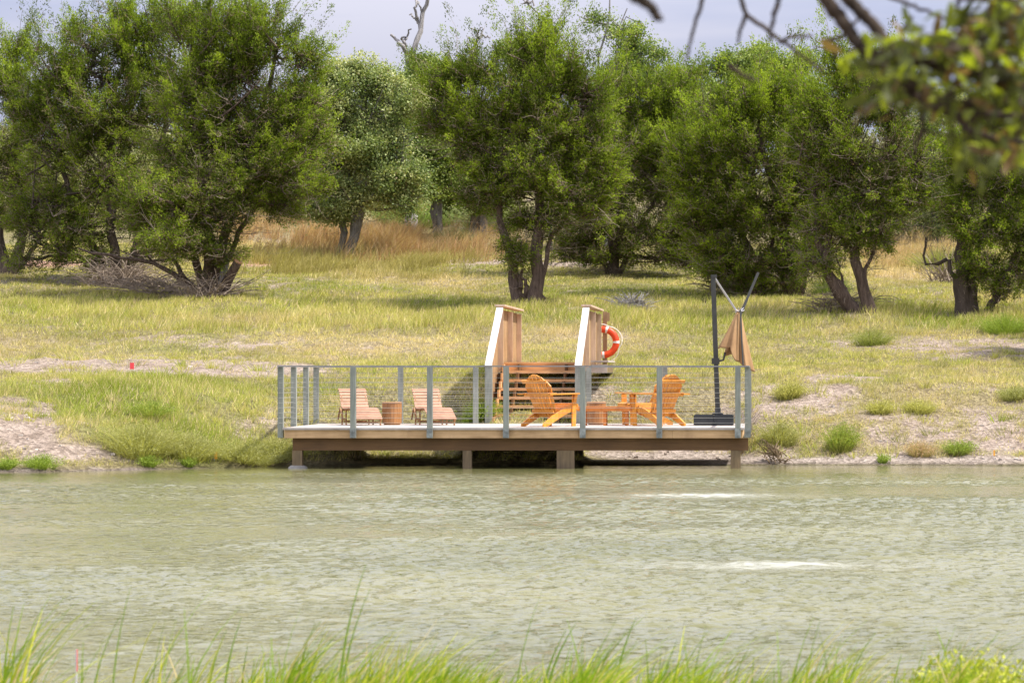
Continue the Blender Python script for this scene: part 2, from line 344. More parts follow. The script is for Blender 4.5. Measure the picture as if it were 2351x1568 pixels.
def water_mat():
    n = NM('pond_water'); a = n.N('ShaderNodeAttribute', attribute_name='col'); sc_ = n.N('ShaderNodeSeparateColor'); n.L(a.outputs['Color'], sc_.inputs[0]); FO, RS = sc_.outputs[0], sc_.outputs[1]
    big = n.noise(.35, 3, (.6, 1, 1)); c = n.ramp(big, [(.35, (.118, .118, .045)), (.65, (.170, .164, .074))])
    fo = n.ramp(FO, [(.06, (0, 0, 0)), (.5, (.14, .14, .14)), (.95, (.42, .42, .42))])
    n.L(n.mix(fo, c, (.75, .76, .75)), n.b.inputs['Base Color'])
    n.L(n.ramp(FO, [(.2, (.06,)*3), (.8, (.4,)*3)]), n.b.inputs['Roughness'])
    n.b.inputs['IOR'].default_value = 1.42
    f1 = n.noise(1, 3, (6.5, 11, 1), rough=.55); f2 = n.noise(1, 3, (17, 24, 1), rough=.6); f3 = n.noise(1, 2, (.22, .5, 1))
    h = n.math('ADD', n.math('MULTIPLY', f1, 1.0), n.math('MULTIPLY', f2, .35))
    h = n.math('MULTIPLY', h, n.math('ADD', n.math('MULTIPLY', f3, 1.2), .25))
    h = n.math('MULTIPLY', h, RS); n.bump(h, .9, .042); return n.m
tag(mb.build('water', water_mat(), smooth=True), kind='structure')

# ------------------------------------------------------------------ grass
def blades(mb, x, y, h, wd, lean, col, seg=1, z=None, dirs=None):
    n = len(x); z = zt(x, y) if z is None else z
    a = rng.uniform(0, pi, n) if dirs is None else dirs
    side = np.stack([np.cos(a), np.sin(a), 0*a], 1)*wd[:, None]*.5
    root = np.stack([x, y, z-.01], 1); pts = []
    for k in range(seg+1):
        t = k/seg; p = root+np.stack([lean[:, 0]*t**1.7, lean[:, 1]*t**1.7, h*t*(1-.12*t)], 1); wk = side*(1-.85*t)
        pts += [p-wk, p+wk]
    V = np.stack(pts, 1); base = np.arange(n)[:, None]*(2*seg+2)
    F = np.concatenate([base+np.array([2*k, 2*k+1, 2*k+3, 2*k+2]) for k in range(seg)])
    mb.add(V, F, np.repeat(col, 2*seg+2, 0))
GR = np.array([.31, .36, .055]); YG = np.array([.47, .45, .13]); ST = np.array([.66, .53, .31]); DG = np.array([.14, .16, .05])
def grasscol(g, t, n):
    u = rng.uniform(0, 1, n)[:, None]; g = np.clip(g, 0, 1)[:, None]; t = np.clip(t, 0, 1)[:, None]
    c = YG*(1-g)+GR*g; c = c*(1-t)+ST*t; c = np.where(u < .22, ST, c); c = np.where(u > .90, c*.6+DG*.4, c)
    return c*rng.uniform(.75, 1.25, (n, 1))
def bank(n, y0, y1, pw, hs, name, wmul=1.0):
    y = y0+(y1-y0)*rng.uniform(0, 1, n)**pw; px = rng.uniform(-120, 2480, n)
    y = np.repeat(y, 9)+rng.normal(0, .05, n*9); px = np.repeat(px, 9); x = PX(px, y)+rng.normal(0, .06, n*9)
    z = zt(x, y); b, g, t = zones(x, y, z); pxx, py = proj(x, y, z)
    keep = (z > .07)&(b+rng.normal(0, .16, len(x)) < .42)
    x, y, z, b, g, t, py, pxx = [q[keep] for q in (x, y, z, b, g, t, py, pxx)]; n = len(x)
    lng = .5+1.3*np.exp(-((py-725)/38)**2)*(fbm(x*.5, y*.5, seed=55)*1.4)+.5*np.clip(g, 0, 1)*(py > 860)+1.0*(py < 640)*np.clip(t, 0, 1)
    h = hs*lng*rng.uniform(.5, 1.3, n)*(1-.45*np.clip(b*1.4, 0, 1))*(.6+.8*fbm(x*1.6, y*1.6, seed=61))
    wd = rng.uniform(.008, .018, n)*wmul*(y/50)
    lean = np.stack([rng.normal(.15, .35, n), rng.normal(0, .35, n)], 1)*h[:, None]
    nt_ = 520; cy_ = rng.uniform(44.5, 58, nt_); cp = rng.uniform(-80, 2430, nt_); m_ = 42
    ty = np.repeat(cy_, m_); tr = np.repeat(rng.uniform(.06, .28, nt_), m_); ta = rng.uniform(0, 2*pi, len(ty)); tq = rng.uniform(0, 1, len(ty))**.6
    tx = np.repeat(PX(cp, cy_), m_)+np.cos(ta)*tq*tr*1.3; ty = ty+np.sin(ta)*tq*tr; tz_ = zt(tx, ty); k_ = tz_ > .10
    th = (np.repeat(rng.uniform(.07, .24, nt_), m_)*rng.uniform(.5, 1.2, len(ty)))[k_]; tu = np.repeat(rng.uniform(0, 1, (nt_, 1)), m_, 0)[k_]
    tx, ty, tz_, ta, tq = tx[k_], ty[k_], tz_[k_], ta[k_], tq[k_]
    tcol = np.where(tu < .45, YG, np.where(tu < .7, ST*.85, np.where(tu < .85, np.array([.30, .29, .12]), GR)))*rng.uniform(.7, 1.2, (len(tx), 1)); tm = MB()
    blades(tm, tx, ty, th, rng.uniform(.008, .016, len(tx)), np.c_[np.cos(ta)*tq, np.sin(ta)*tq]*th[:, None]*.9, tcol, 1, tz_)
    mb = tm; blades(mb, x, y, h, wd, lean, grasscol(g, t, n)*(.72+.56*fbm(x*.8, y*.8, seed=77))[:, None], 1, z)
    return mb.build(name, M['grass'])
tag(bank(50000, 42.5, 84, 1.15, .17, 'grass'), 'yellow green grass covering the far bank and slope', 'grass', kind='stuff')
# red-brown bunch grass beyond the first trees
def redgrass(spots, name, label, c1, c2, hh):
    mb = MB()
    for (px, py, rx, ry, n, Y) in spots:
        m = n//14; y = Y+rng.normal(0, 1.6, m); x = PX(px+rng.normal(0, rx*.6, m), y)
        kp = fbm(x*.45, y*.8, seed=int(px)) > .52; x = x[kp]; y = y[kp]; m = len(x); x = np.repeat(x, 14)+rng.normal(0, .10, m*14); y = np.repeat(y, 14)+rng.normal(0, .10, m*14); k = len(x)
        h = hh*rng.uniform(.4, 1.15, k)*(.35+1.3*fbm(x*.7, y*.7, seed=4)); u = rng.uniform(0, 1, (k, 1)); col = (np.array(c1)*u+np.array(c2)*(1-u))*rng.uniform(.7, 1.2, (k, 1))
        blades(mb, x, y, h, rng.uniform(.012, .022, k), np.stack([rng.normal(.25, .35, k), rng.normal(0, .3, k)], 1)*h[:, None], col, 2)
    return tag(mb.build(name, M['grass']), label, 'grass', kind='stuff')
redgrass([(880, 560, 90, 0, 13000, 82), (700, 560, 170, 0, 9000, 84), (1090, 560, 90, 0, 5000, 83), (600, 560, 90, 0, 4000, 90)], 'bunch_grass', 'rust coloured bunch grass beyond the pale oak', (.46, .26, .14), (.54, .42, .24), .8)
redgrass([(2080, 620, 110, 0, 8000, 80), (2020, 600, 80, 0, 4000, 86)], 'bunch_grass', 'straw coloured bunch grass between the two right-hand trees', (.58, .44, .25), (.50, .35, .18), .6)
redgrass([(700, 600, 200, 0, 7000, 77.5), (980, 600, 120, 0, 4000, 77.5)], 'bunch_grass', 'olive tussock grass in front of the pale oak', (.30, .27, .08), (.50, .42, .17), .5)

# ------------------------------------------------------------------ trees
def lobes_pts(L, Y, n, shell=.45):
    """clump centres over a set of lobes (px, py, rx, ry, [dy]) and their outward directions"""
    A = np.array([(l[2]*l[3])**.9 for l in L]); A = A/A.sum(); out = []; dirs = []
    for l, a in zip(L, A):
        k = max(6, int(n*a)); c = P(l[0], l[1], Y+(l[4] if len(l) > 4 else 0)); r = np.array([l[2], 0, l[3]])/FP*Y; r[1] = (r[0]*.75+r[2]*.25)
        d = norm(rng.normal(0, 1, (k, 3))); rad = (1-(1-shell)*rng.uniform(0, 1, k)**1.6)
        f = .78+.5*fbm(d[:, 0]*1.7+c[0], d[:, 1]*1.7+c[1], d[:, 2]*1.7+c[2], seed=31)
        out.append(c+d*r*(rad*f)[:, None]); dirs.append(d)
    return np.concatenate(out), np.concatenate(dirs)
def boughs(L, Y, n):
    A = np.array([(l[2]*l[3])**.85 for l in L]); A = A/A.sum(); out = []; dirs = []; tone = []; segs = []
    for l, a in zip(L, A):
        nb = max(3, int(n*a/8)); c = P(l[0], l[1], Y+(l[4] if len(l) > 4 else 0)); r = np.array([l[2], 0, l[3]])/FP*Y; r[1] = r[0]*.75+r[2]*.25
        for k in range(nb):
            d = norm(rng.normal(0, 1, 3)*np.array([1, 1, .85])+np.array([0, 0, .18])); s0 = c-np.array([0, 0, .25])*r+rng.normal(0, .28, 3)*r; e = c+d*r*rng.uniform(.68, 1.16)
            ln = np.linalg.norm(e-s0); up = np.array([0, 0, .22*ln]); t = np.sort(rng.uniform(.28, 1.0, 8))[:, None]
            m = (s0+e)/2-up*.35; p = (1-t)**2*s0+2*t*(1-t)*m+t**2*(e+up*.35); tb = np.linspace(0, 1, 6)[:, None]; segs.append((1-tb)**2*s0+2*tb*(1-tb)*m+tb**2*(e+up*.35))
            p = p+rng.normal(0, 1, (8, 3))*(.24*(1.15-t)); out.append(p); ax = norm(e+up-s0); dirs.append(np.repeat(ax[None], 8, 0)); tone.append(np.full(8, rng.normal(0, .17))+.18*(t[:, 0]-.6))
    return np.concatenate(out), np.concatenate(dirs), np.concatenate(tone), np.array(segs)
def bez(p0, p1, n=6, sag=0.15, jit=.06):
    t = np.linspace(0, 1, n)[:, None]; L = np.linalg.norm(p1-p0)
    m = (p0+p1)/2+np.array([0, 0, -sag*L])+rng.normal(0, jit*L, 3)
    q = (1-t)**2*p0+2*t*(1-t)*m+t**2*p1
    q[1:-1] += rng.normal(0, jit*L*.25, (n-2, 3)); return q
def resamp(p, n):
    p = np.asarray(p, float); d = np.r_[0, np.cumsum(np.linalg.norm(np.diff(p, axis=0), axis=1))]; t = np.linspace(0, d[-1], n)
    return np.stack([np.interp(t, d, p[:, k]) for k in range(3)], 1)
PAL = {'j': [(.066, .090, .013), (.148, .212, .020), (.29, .375, .034)], 'jy': [(.078, .108, .014), (.17, .24, .018), (.32, .41, .034)],
       'o': [(.16, .22, .065), (.31, .36, .13), (.50, .50, .22)], 'og': [(.09, .14, .025), (.19, .26, .05), (.36, .42, .11)], 'b': [(.22, .24, .09), (.33, .34, .14), (.42, .40, .19)]}
def tree(name, label, cat, Y, base, stems, L, style='j', nc=1000, nl=60, bark='bark_j', pal=None, r0=.16, dead=400, group=None, leaf=1.0, gap=.385, twr=.010):
    pal = np.array(PAL[pal or style[0]]); bx = PX(base[0], Y); by = Y; bz = float(zt(bx, by))-.05; B = np.array([bx, by, bz])
    root = thing(name, label, cat, B, 0, group)
    trunk = MB(); sk = []
    for s_ in stems:      # stems: list of (px, py[, dy]) with optional radius scale first
        rs = s_[0]; pts = np.array([P(q[0], q[1], Y+(q[2] if len(q) > 2 else 0)) for q in s_[1:]]); pts[0, 2] = min(pts[0, 2], bz+.1)
        pts[0, 2] = float(zt(pts[0, 0], pts[0, 1]))-.15
        p = resamp(pts, 14); p[2:-1] += rng.normal(0, .035, (11, 3)); rr = np.linspace(1, .32, 14)*r0*rs; rr[0] *= 1.5; rr[1] *= 1.15
        rr *= rng.uniform(.88, 1.12, 14); trunk.tubes(p, rr, 9); sk.append(resamp(p, 30))
    SK = np.concatenate(sk)
    for l in L:
        c = P(l[0], l[1], Y+(l[4] if len(l) > 4 else 0)); cand = SK[SK[:, 2] < c[2]+.1] if (SK[:, 2] < c[2]+.1).any() else SK
        p0 = cand[np.argmin(np.linalg.norm((cand-c)*np.array([1, 1, .75]), axis=1))]
        if np.linalg.norm(c-p0) > .3:
            q = bez(p0, c, 8); ln = np.linalg.norm(c-p0); trunk.tubes(q, np.linspace(min(r0*.5, .03+.028*ln), .025, 8), 6); SK = np.concatenate([SK, resamp(q, 12)])
        r = np.array([l[2], l[2]*.8, l[3]])/FP*Y
        for k in range(5):
            d = norm(rng.normal(0, 1, 3)+np.array([0, 0, .5])); q = bez(c-r*d*.1, c+d*r*.75, 6); trunk.tubes(q, np.linspace(.03, .010, 6), 5); SK = np.concatenate([SK, resamp(q, 8)])
    if style[0] in 'jo':
        C, D, bt_, sg = boughs(L, Y, nc*(1.3 if style[0] == 'j' else 1.15)); trunk.tubes(sg, np.linspace(.026, .008, 6)[None]*rng.uniform(.6, 1.3, (len(sg), 1)), 4); SK = np.concatenate([SK, sg[:, ::2].reshape(-1, 3)])
    else:
        C, D = lobes_pts(L, Y, nc); bt_ = np.zeros(len(C))
    g = fbm(C[:, 0]*1.1, C[:, 1]*1.1, C[:, 2]*1.1, seed=int(base[0]) % 97, o=3); keep = (g > gap)|(rng.uniform(0, 1, len(C)) < .12); C, D, g = C[keep], D[keep], g[keep]+bt_[keep]
    if style[0] == 'j':      # shoots that stand out of the outline
        hh_ = (C[:, 2]-C[:, 2].min())/np.ptp(C[:, 2]); sp = rng.uniform(0, 1, len(C)) < .05+.16*np.clip(hh_-.45, 0, 1); m_ = int(sp.sum()); off = norm(D[sp]+np.array([0, 0, .9])); stp = rng.uniform(.25, .7, (m_, 1))
        C = np.concatenate([C, C[sp]+off*stp, C[sp]+off*stp*1.9]); D = np.concatenate([D, off, off]); g = np.concatenate([g, g[sp], g[sp]+.1])
    gz = zt(C[:, 0], C[:, 1], False); k2 = C[:, 2] > gz+.25; C, D, g = C[k2], D[k2], g[k2]
    trunk.build('trunk', M[bark], root, True, B)
    # twigs
    tw = MB()
    def twigs(E, rad, jit):
        d2 = ((E[:, None]-SK[None])**2*np.array([1, 1, .8])).sum(-1)+(SK[None, :, 2] > E[:, None, 2]+.1)*2; j = np.argmin(d2+rng.uniform(0, .3, d2.shape), 1); S = SK[j]; Ln = np.linalg.norm(E-S, axis=1)
        t = np.linspace(0, 1, 5)[None, :, None]; m = (S+E)/2+np.c_[rng.normal(0, jit, (len(E), 2)), rng.normal(-.12, jit, len(E))]*Ln[:, None]
        Pt = (1-t)**2*S[:, None]+2*t*(1-t)*m[:, None]+t**2*E[:, None]; Pt[:, 1:] += rng.normal(0, .03, Pt[:, 1:].shape)
        tw.tubes(Pt, np.linspace(1, .35, 5)[None]*rad*rng.uniform(.6, 1.3, (len(E), 1)), 3)
    twigs(C, twr, .12)
    dead = dead*2
    if dead:
        lo = C[np.argsort(C[:, 2])[:int(len(C)*.75)]]; e = lo[rng.integers(0, len(lo), dead)]+rng.normal(0, .35, (dead, 3)); e[:, 2] -= .2
        e[:, 2] = np.maximum(e[:, 2], zt(e[:, 0], e[:, 1], False)+.2); twigs(e, twr*.62, .24)
    tw.build('branches', M['twig'] if style[0] == 'j' else M['bark_o'], root, False, B)
    # leaves
    nl = int(nl*1.25); n = len(C)*nl; ci = np.repeat(np.arange(len(C)), nl); sc = rng.uniform(.7, 1.35, len(C))[ci]
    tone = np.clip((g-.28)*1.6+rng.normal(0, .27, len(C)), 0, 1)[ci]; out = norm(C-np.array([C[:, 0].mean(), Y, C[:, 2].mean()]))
    if style[0] == 'j':
        nl = nl
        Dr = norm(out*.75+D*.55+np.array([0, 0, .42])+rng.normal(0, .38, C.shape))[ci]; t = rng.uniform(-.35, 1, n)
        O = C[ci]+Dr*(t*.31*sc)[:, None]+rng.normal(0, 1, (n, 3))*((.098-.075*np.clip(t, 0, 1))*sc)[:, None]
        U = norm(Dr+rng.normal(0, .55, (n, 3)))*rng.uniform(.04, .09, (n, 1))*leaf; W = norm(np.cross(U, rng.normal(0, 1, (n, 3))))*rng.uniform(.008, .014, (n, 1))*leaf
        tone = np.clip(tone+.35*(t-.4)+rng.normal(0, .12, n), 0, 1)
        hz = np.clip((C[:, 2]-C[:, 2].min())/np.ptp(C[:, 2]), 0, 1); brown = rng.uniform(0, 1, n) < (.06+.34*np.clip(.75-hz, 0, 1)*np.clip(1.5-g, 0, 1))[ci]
    else:
        O = C[ci]+rng.normal(0, 1, (n, 3))*(.155*sc)[:, None]*np.array([1, 1, .75])
        U = norm(rng.normal(0, 1, (n, 3))+np.array([0, 0, -.15]))*rng.uniform(.06, .10, (n, 1))*leaf; W = norm(np.cross(U, rng.normal(0, .5, (n, 3))+np.array([0, 0, 1])*0+out[ci]*.3+rng.normal(0, .6, (n, 3))))*rng.uniform(.018, .030, (n, 1))*leaf
        tone = np.clip(tone+rng.normal(0, .2, n), 0, 1); brown = rng.uniform(0, 1, n) < .02
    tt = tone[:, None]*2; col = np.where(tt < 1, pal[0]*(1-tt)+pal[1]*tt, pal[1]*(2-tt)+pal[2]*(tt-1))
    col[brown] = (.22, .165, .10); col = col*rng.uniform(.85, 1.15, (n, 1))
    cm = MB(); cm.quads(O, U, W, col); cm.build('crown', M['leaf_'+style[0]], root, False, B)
    return root
JG = 'junipers along the top of the bank'
tree('juniper_tree', 'broad bushy juniper filling the upper left, with sawn limb stub at its foot', 'tree', 69, (490, 680),
    [(1.2, (480, 682), (478, 600), (470, 450), (455, 250), (440, 90)), (.9, (500, 682), (510, 560), (560, 420), (600, 250), (640, 90)), (.8, (470, 684), (440, 560), (400, 440), (360, 330)), (.55, (505, 682), (520, 600), (600, 430), (660, 385), (738, 357)), (.5, (462, 684), (420, 640), (330, 600), (180, 570)), (.5, (466, 684), (400, 600), (300, 590))],
    [(600, 90, 105, 95), (690, 130, 62, 55), (700, 220, 50, 60), (560, 170, 90, 80), (610, 330, 110, 70), (500, 110, 110, 110), (430, 60, 70, 70), (550, 260, 140, 110), (660, 270, 85, 95), (450, 300, 130, 120), (560, 400, 125, 85), (660, 400, 70, 65, -.5), (430, 440, 130, 85, -.8), (500, 500, 110, 55, -.6), (455, 560, 95, 38, -1), (400, 540, 80, 34, -1.5), (500, 590, 50, 22, -.8), (340, 480, 100, 80), (640, 470, 50, 25), (600, 450, 90, 40), (715, 310, 42, 60), (700, 420, 50, 40, -.6), (470, 200, 90, 80)],
    'j', 3300, 60, group=JG, dead=900)
tree('juniper_tree', 'tall juniper left of the one with the stub, dead brush round its foot', 'tree', 73, (270, 640),
    [(1, (270, 645), (260, 560), (250, 400), (270, 200), (290, 60)), (.8, (285, 645), (320, 540), (370, 350), (390, 120)), (.8, (255, 645), (200, 540), (150, 420), (120, 250)), (.5, (262, 645), (180, 590), (90, 560))],
    [(190, 230, 90, 70), (230, 175, 80, 60), (330, 160, 90, 70), (110, 240, 60, 55), (200, 330, 80, 60), (290, 90, 85, 80), (370, 70, 70, 70), (215, 130, 80, 85), (140, 170, 80, 85), (70, 250, 55, 60), (250, 260, 130, 110), (370, 220, 90, 110), (130, 330, 100, 100), (260, 400, 130, 100), (120, 460, 100, 80), (200, 520, 110, 55), (90, 520, 70, 55), (310, 520, 80, 45), (130, 565, 90, 38), (60, 590, 50, 26), (230, 590, 100, 30), (330, 575, 80, 28), (165, 85, 30, 35), (268, 30, 28, 32)],
    'j', 2800, 56, group=JG, dead=700, bark='bark_k')
tree('juniper_tree', 'dark forked juniper cut off by the left edge', 'tree', 75, (15, 645),
    [(1.2, (12, 650), (8, 580), (-20, 480), (-60, 330)), (1.0, (22, 650), (50, 560), (45, 420), (30, 250)), (.6, (25, 650), (60, 590), (110, 520))],
    [(30, 130, 32, 48), (45, 190, 50, 45), (10, 210, 55, 55), (-60, 200, 80, 90), (60, 300, 60, 70), (-40, 340, 100, 100), (30, 400, 80, 80), (-60, 470, 90, 60), (60, 480, 50, 40), (75, 130, 18, 25)],
    'j', 1000, 58, group=JG, bark='bark_k', gap=.42)
OG = 'oaks behind the junipers'
tree('oak_tree', 'pale grey green oak with twin leaning trunks in the rust coloured grass', 'tree', 80, (790, 600),
    [(1.1, (798, 602), (808, 540), (835, 460), (866, 394), (850, 250)), (.8, (778, 600), (790, 530), (760, 420), (740, 300)), (.6, (800, 590), (830, 470), (920, 380), (930, 260))],
    [(795, 160, 48, 36), (845, 165, 40, 34), (880, 200, 50, 44), (745, 190, 42, 34), (800, 210, 70, 50), (940, 230, 38, 50), (850, 250, 80, 70), (760, 270, 75, 65), (690, 250, 40, 36), (910, 330, 60, 50), (950, 400, 40, 40), (700, 300, 55, 70), (900, 250, 55, 75), (800, 330, 100, 70), (880, 360, 80, 70), (720, 400, 85, 75), (800, 430, 95, 55), (700, 460, 60, 40), (880, 440, 70, 35), (930, 470, 45, 30), (770, 480, 70, 30), (905, 395, 60, 35)],
    'o', 1800, 60, 'bark_o', 'o', r0=.15, dead=100, group=OG, gap=.42)
tree('oak_tree', 'straight grey trunked oak with thin open crown left of centre', 'tree', 84, (1005, 585),
    [(1.1, (1007, 590), (1002, 500), (1000, 430), (985, 300), (970, 200)), (.6, (1003, 560), (1010, 430), (1050, 330))],
    [(960, 190, 55, 50), (920, 230, 50, 60), (1010, 250, 60, 60), (950, 320, 75, 70), (1030, 350, 60, 60), (960, 410, 70, 45), (1020, 430, 60, 35), (900, 390, 50, 50), (985, 160, 35, 28)],
    'o', 900, 60, 'bark_o', 'og', r0=.17, dead=60, group=OG)
tree('oak_tree', 'dark crowned oak on a leaning grey trunk left of the twin stemmed juniper', 'tree', 86, (1085, 570),
    [(1.0, (1083, 575), (1092, 510), (1110, 450), (1120, 330)), (.6, (1085, 560), (1100, 470), (1060, 380))],
    [(1070, 420, 80, 50), (1040, 450, 50, 28), (1130, 380, 70, 70), (1080, 320, 80, 70), (1150, 300, 60, 70), (1120, 450, 60, 30)],
    'o', 800, 60, 'bark_o', 'og', r0=.17, dead=60, group=OG)
tree('juniper_tree', 'twin stemmed juniper behind the stairs with shaggy flared foot', 'tree', 67, (1210, 697),
    [(.85, (1192, 700), (1172, 620), (1150, 520), (1128, 380), (1112, 250)), (1.1, (1228, 702), (1228, 640), (1238, 540), (1238, 420), (1225, 200)), (.5, (1232, 640), (1262, 560), (1310, 470), (1350, 350)), (.7, (1205, 702), (1192, 650), (1178, 605)), (.7, (1240, 702), (1242, 670), (1232, 640)), (.6, (1215, 704), (1205, 660), (1200, 620))],
    [(1055, 165, 52, 50), (1120, 170, 42, 42), (1020, 205, 42, 40), (1090, 260, 90, 65), (1060, 330, 65, 45), (1140, 370, 90, 65), (1225, 120, 60, 58), (1290, 180, 70, 70), (1200, 220, 80, 70), (1270, 290, 95, 80), (1350, 220, 65, 70), (1200, 420, 90, 70), (1300, 400, 90, 70), (1230, 500, 75, 45), (1370, 330, 70, 80), (1195, 580, 42, 35), (1245, 90, 22, 34), (1010, 270, 45, 45), (1130, 440, 60, 50), (1350, 470, 70, 50), (1160, 290, 80, 60), (1380, 400, 50, 60)],
    'j', 2700, 60, group=JG, dead=900)
tree('oak_tree', 'tall oak with half bare limbs rising above the centre junipers', 'tree', 82, (1350, 600),
    [(1.0, (1350, 610), (1348, 400), (1342, 165)), (.42, (1342, 200), (1325, 130), (1290, 80), (1245, 40), (1215, 12), (1190, -10)), (.30, (1265, 55), (1235, 42), (1208, 40), (1200, 50)), (.42, (1344, 180), (1375, 110), (1400, 60), (1400, -5)), (.28, (1390, 90), (1425, 50), (1440, 20)), (.3, (1400, 60), (1430, 30), (1480, 60)), (.4, (1345, 220), (1420, 190), (1480, 150), (1510, 110))],
    [(1425, 75, 52, 45), (1455, 130, 50, 50), (1355, 45, 30, 15), (1212, 5, 26, 12), (1180, 120, 40, 26), (1205, 160, 50, 26), (1500, 125, 24, 18), (1430, 190, 60, 36), (1480, 190, 50, 36)],
    'o', 620, 55, 'bark_d', 'og', r0=.17, dead=60, group=OG, gap=.45)
tree('juniper_tree', 'dense low limbed juniper right of the stair guards, brown and twiggy below', 'tree', 75, (1408, 635),
    [(1.0, (1408, 638), (1410, 560), (1425, 420), (1440, 250)), (.6, (1405, 600), (1350, 520), (1310, 450)), (.6, (1412, 600), (1480, 500), (1540, 400))],
    [(1440, 240, 85, 60), (1530, 240, 70, 60), (1390, 300, 80, 60), (1480, 330, 110, 75), (1570, 330, 70, 70), (1400, 420, 100, 75), (1520, 430, 100, 75), (1310, 330, 60, 60), (1600, 290, 60, 55), (1350, 230, 50, 45), (1350, 450, 70, 60), (1330, 560, 60, 40), (1600, 450, 60, 60), (1560, 200, 60, 40), (1580, 590, 60, 36), (1540, 380, 80, 70), (1360, 520, 80, 55), (1460, 530, 110, 55), (1560, 530, 70, 60), (1380, 590, 100, 22), (1500, 590, 80, 25)],
    'j', 2600, 55, group=JG, dead=1600, bark='bark_k', gap=.35)
tree('oak_tree', 'glossy dark live oak whose top shows above the right junipers', 'tree', 83, (1660, 620),
    [(1.1, (1660, 625), (1665, 450), (1670, 250)), (.6, (1665, 400), (1580, 260), (1540, 180)), (.6, (1667, 350), (1780, 240), (1850, 160))],
    [(1690, 145, 50, 40), (1620, 170, 60, 40), (1560, 195, 50, 40), (1745, 140, 45, 42), (1800, 160, 50, 40), (1845, 145, 28, 28), (1680, 230, 130, 60), (1560, 260, 80, 50), (1820, 230, 80, 50)],
    'o', 1100, 58, 'bark_o', 'og', r0=.18, dead=30, group=OG, gap=.42)
tree('juniper_tree', 'big rounded juniper behind the closed umbrella, reaching nearly to the ground', 'tree', 69, (1815, 690),
    [(1.1, (1812, 694), (1815, 620), (1790, 480), (1740, 300)), (.9, (1825, 694), (1850, 620), (1860, 450), (1850, 280)), (.9, (1735, 676), (1720, 600), (1690, 450), (1660, 320)), (.6, (1745, 676), (1770, 600), (1780, 500))],
    [(1740, 235, 95, 55), (1650, 270, 80, 60), (1820, 240, 70, 55), (1880, 280, 60, 60), (1620, 370, 75, 75), (1720, 350, 110, 80), (1830, 360, 100, 80), (1650, 480, 90, 75), (1760, 480, 110, 75), (1860, 480, 90, 75), (1650, 580, 80, 55), (1750, 590, 90, 55), (1840, 590, 80, 50), (1690, 635, 70, 25), (1790, 640, 60, 22), (1590, 400, 50, 70), (1590, 500, 45, 60), (1900, 380, 50, 60)],
    'j', 3100, 60, group=JG, dead=900, pal='jy')
tree('juniper_tree', 'open juniper on two slanting stems right of the umbrella', 'tree', 64.5, (1985, 735),
    [(1.0, (1985, 737), (1950, 700), (1905, 640), (1880, 560), (1870, 420)), (.85, (1972, 735), (1930, 670), (1895, 600), (1900, 480)), (.95, (2000, 737), (1985, 660), (1962, 590), (1965, 480), (1950, 300)), (.4, (1980, 680), (1990, 620), (2040, 500), (2080, 400)), (.35, (1950, 700), (1935, 650), (1920, 590))],
    [(1920, 175, 45, 45), (1900, 260, 70, 60), (1980, 240, 60, 60), (2040, 260, 60, 55), (1950, 340, 90, 75), (2050, 350, 75, 75), (1900, 420, 70, 70), (1990, 440, 90, 70), (2080, 440, 60, 60), (1910, 520, 75, 50), (2000, 530, 80, 38), (1875, 590, 45, 30), (2110, 370, 45, 60), (1915, 130, 16, 28), (2060, 190, 50, 50), (1980, 180, 40, 40), (1860, 340, 50, 70), (1960, 500, 80, 40)],
    'j', 2000, 56, group=JG, dead=1100, gap=.42)
tree('juniper_tree', 'thick dark trunked tree at the right with one bare crooked low limb', 'tree', 65, (2225, 727),
    [(1.35, (2215, 728), (2212, 660), (2206, 590), (2225, 480), (2240, 350)), (.9, (2235, 728), (2232, 650), (2245, 560), (2300, 430)), (.8, (2262, 727), (2285, 670), (2320, 610), (2370, 500)), (.5, (2206, 600), (2180, 590), (2150, 606), (2130, 603), (2120, 578), (2126, 545))],
    [(2240, 430, 60, 55), (2320, 430, 75, 65), (2250, 520, 70, 55), (2340, 520, 70, 60), (2260, 610, 60, 40), (2330, 620, 50, 36), (2290, 350, 80, 60), (2380, 400, 70, 80), (2410, 560, 60, 60), (2200, 480, 40, 45), (2330, 270, 60, 50), (2210, 350, 60, 50), (2290, 660, 30, 20)],
    'j', 1400, 58, group=JG, dead=500, bark='bark_k')
tree('oak_tree', 'light leaved oak in the gap between the two right-hand trees', 'tree', 84, (2150, 640),
    [(.9, (2155, 645), (2150, 540), (2140, 400), (2130, 300)), (.5, (2150, 560), (2210, 440), (2260, 330))],
    [(2110, 280, 65, 50), (2180, 250, 70, 55), (2260, 240, 70, 60), (2150, 360, 80, 60), (2230, 340, 80, 60), (2120, 450, 60, 45), (2190, 450, 60, 50), (2330, 250, 70, 70), (2150, 510, 60, 30), (2060, 520, 50, 28)],
    'o', 1100, 50, 'bark_o', 'o', r0=.16, dead=300, group=OG, gap=.45)
# bare dead tree and dead snag
def deadtree(label, Y, base, lines):
    bx = PX(base[0], Y); B = np.array([bx, Y, float(zt(bx, Y))-.1]); root = thing('dead_tree', label, 'tree', B, 0)
    a = MB(); b = MB(); brs = []
    for i, (r1, r2, pts) in enumerate(lines):
        p = resamp(np.array([P(q[0], q[1], Y+(rng.normal(0, .15) if k else 0)) for k, q in enumerate(pts)]), max(8, len(pts)*4))
        p[1:] += rng.normal(0, .02, p[1:].shape)
        if i == 0: p[0] = B; t0 = p
        else:
            ref_ = np.concatenate([t0]+brs); p[0] = ref_[np.argmin(np.linalg.norm(ref_-p[0], axis=1))]; brs.append(p.copy())
        if i == 0: a.tubes(p, np.linspace(r1, r2, len(p)), 7)
        else: MB().tubes(p, np.linspace(r1, r2, len(p)), 7).build('branch', M['bark_d'], root, True, B)
    a.build('trunk', M['bark_d'], root, True, B)
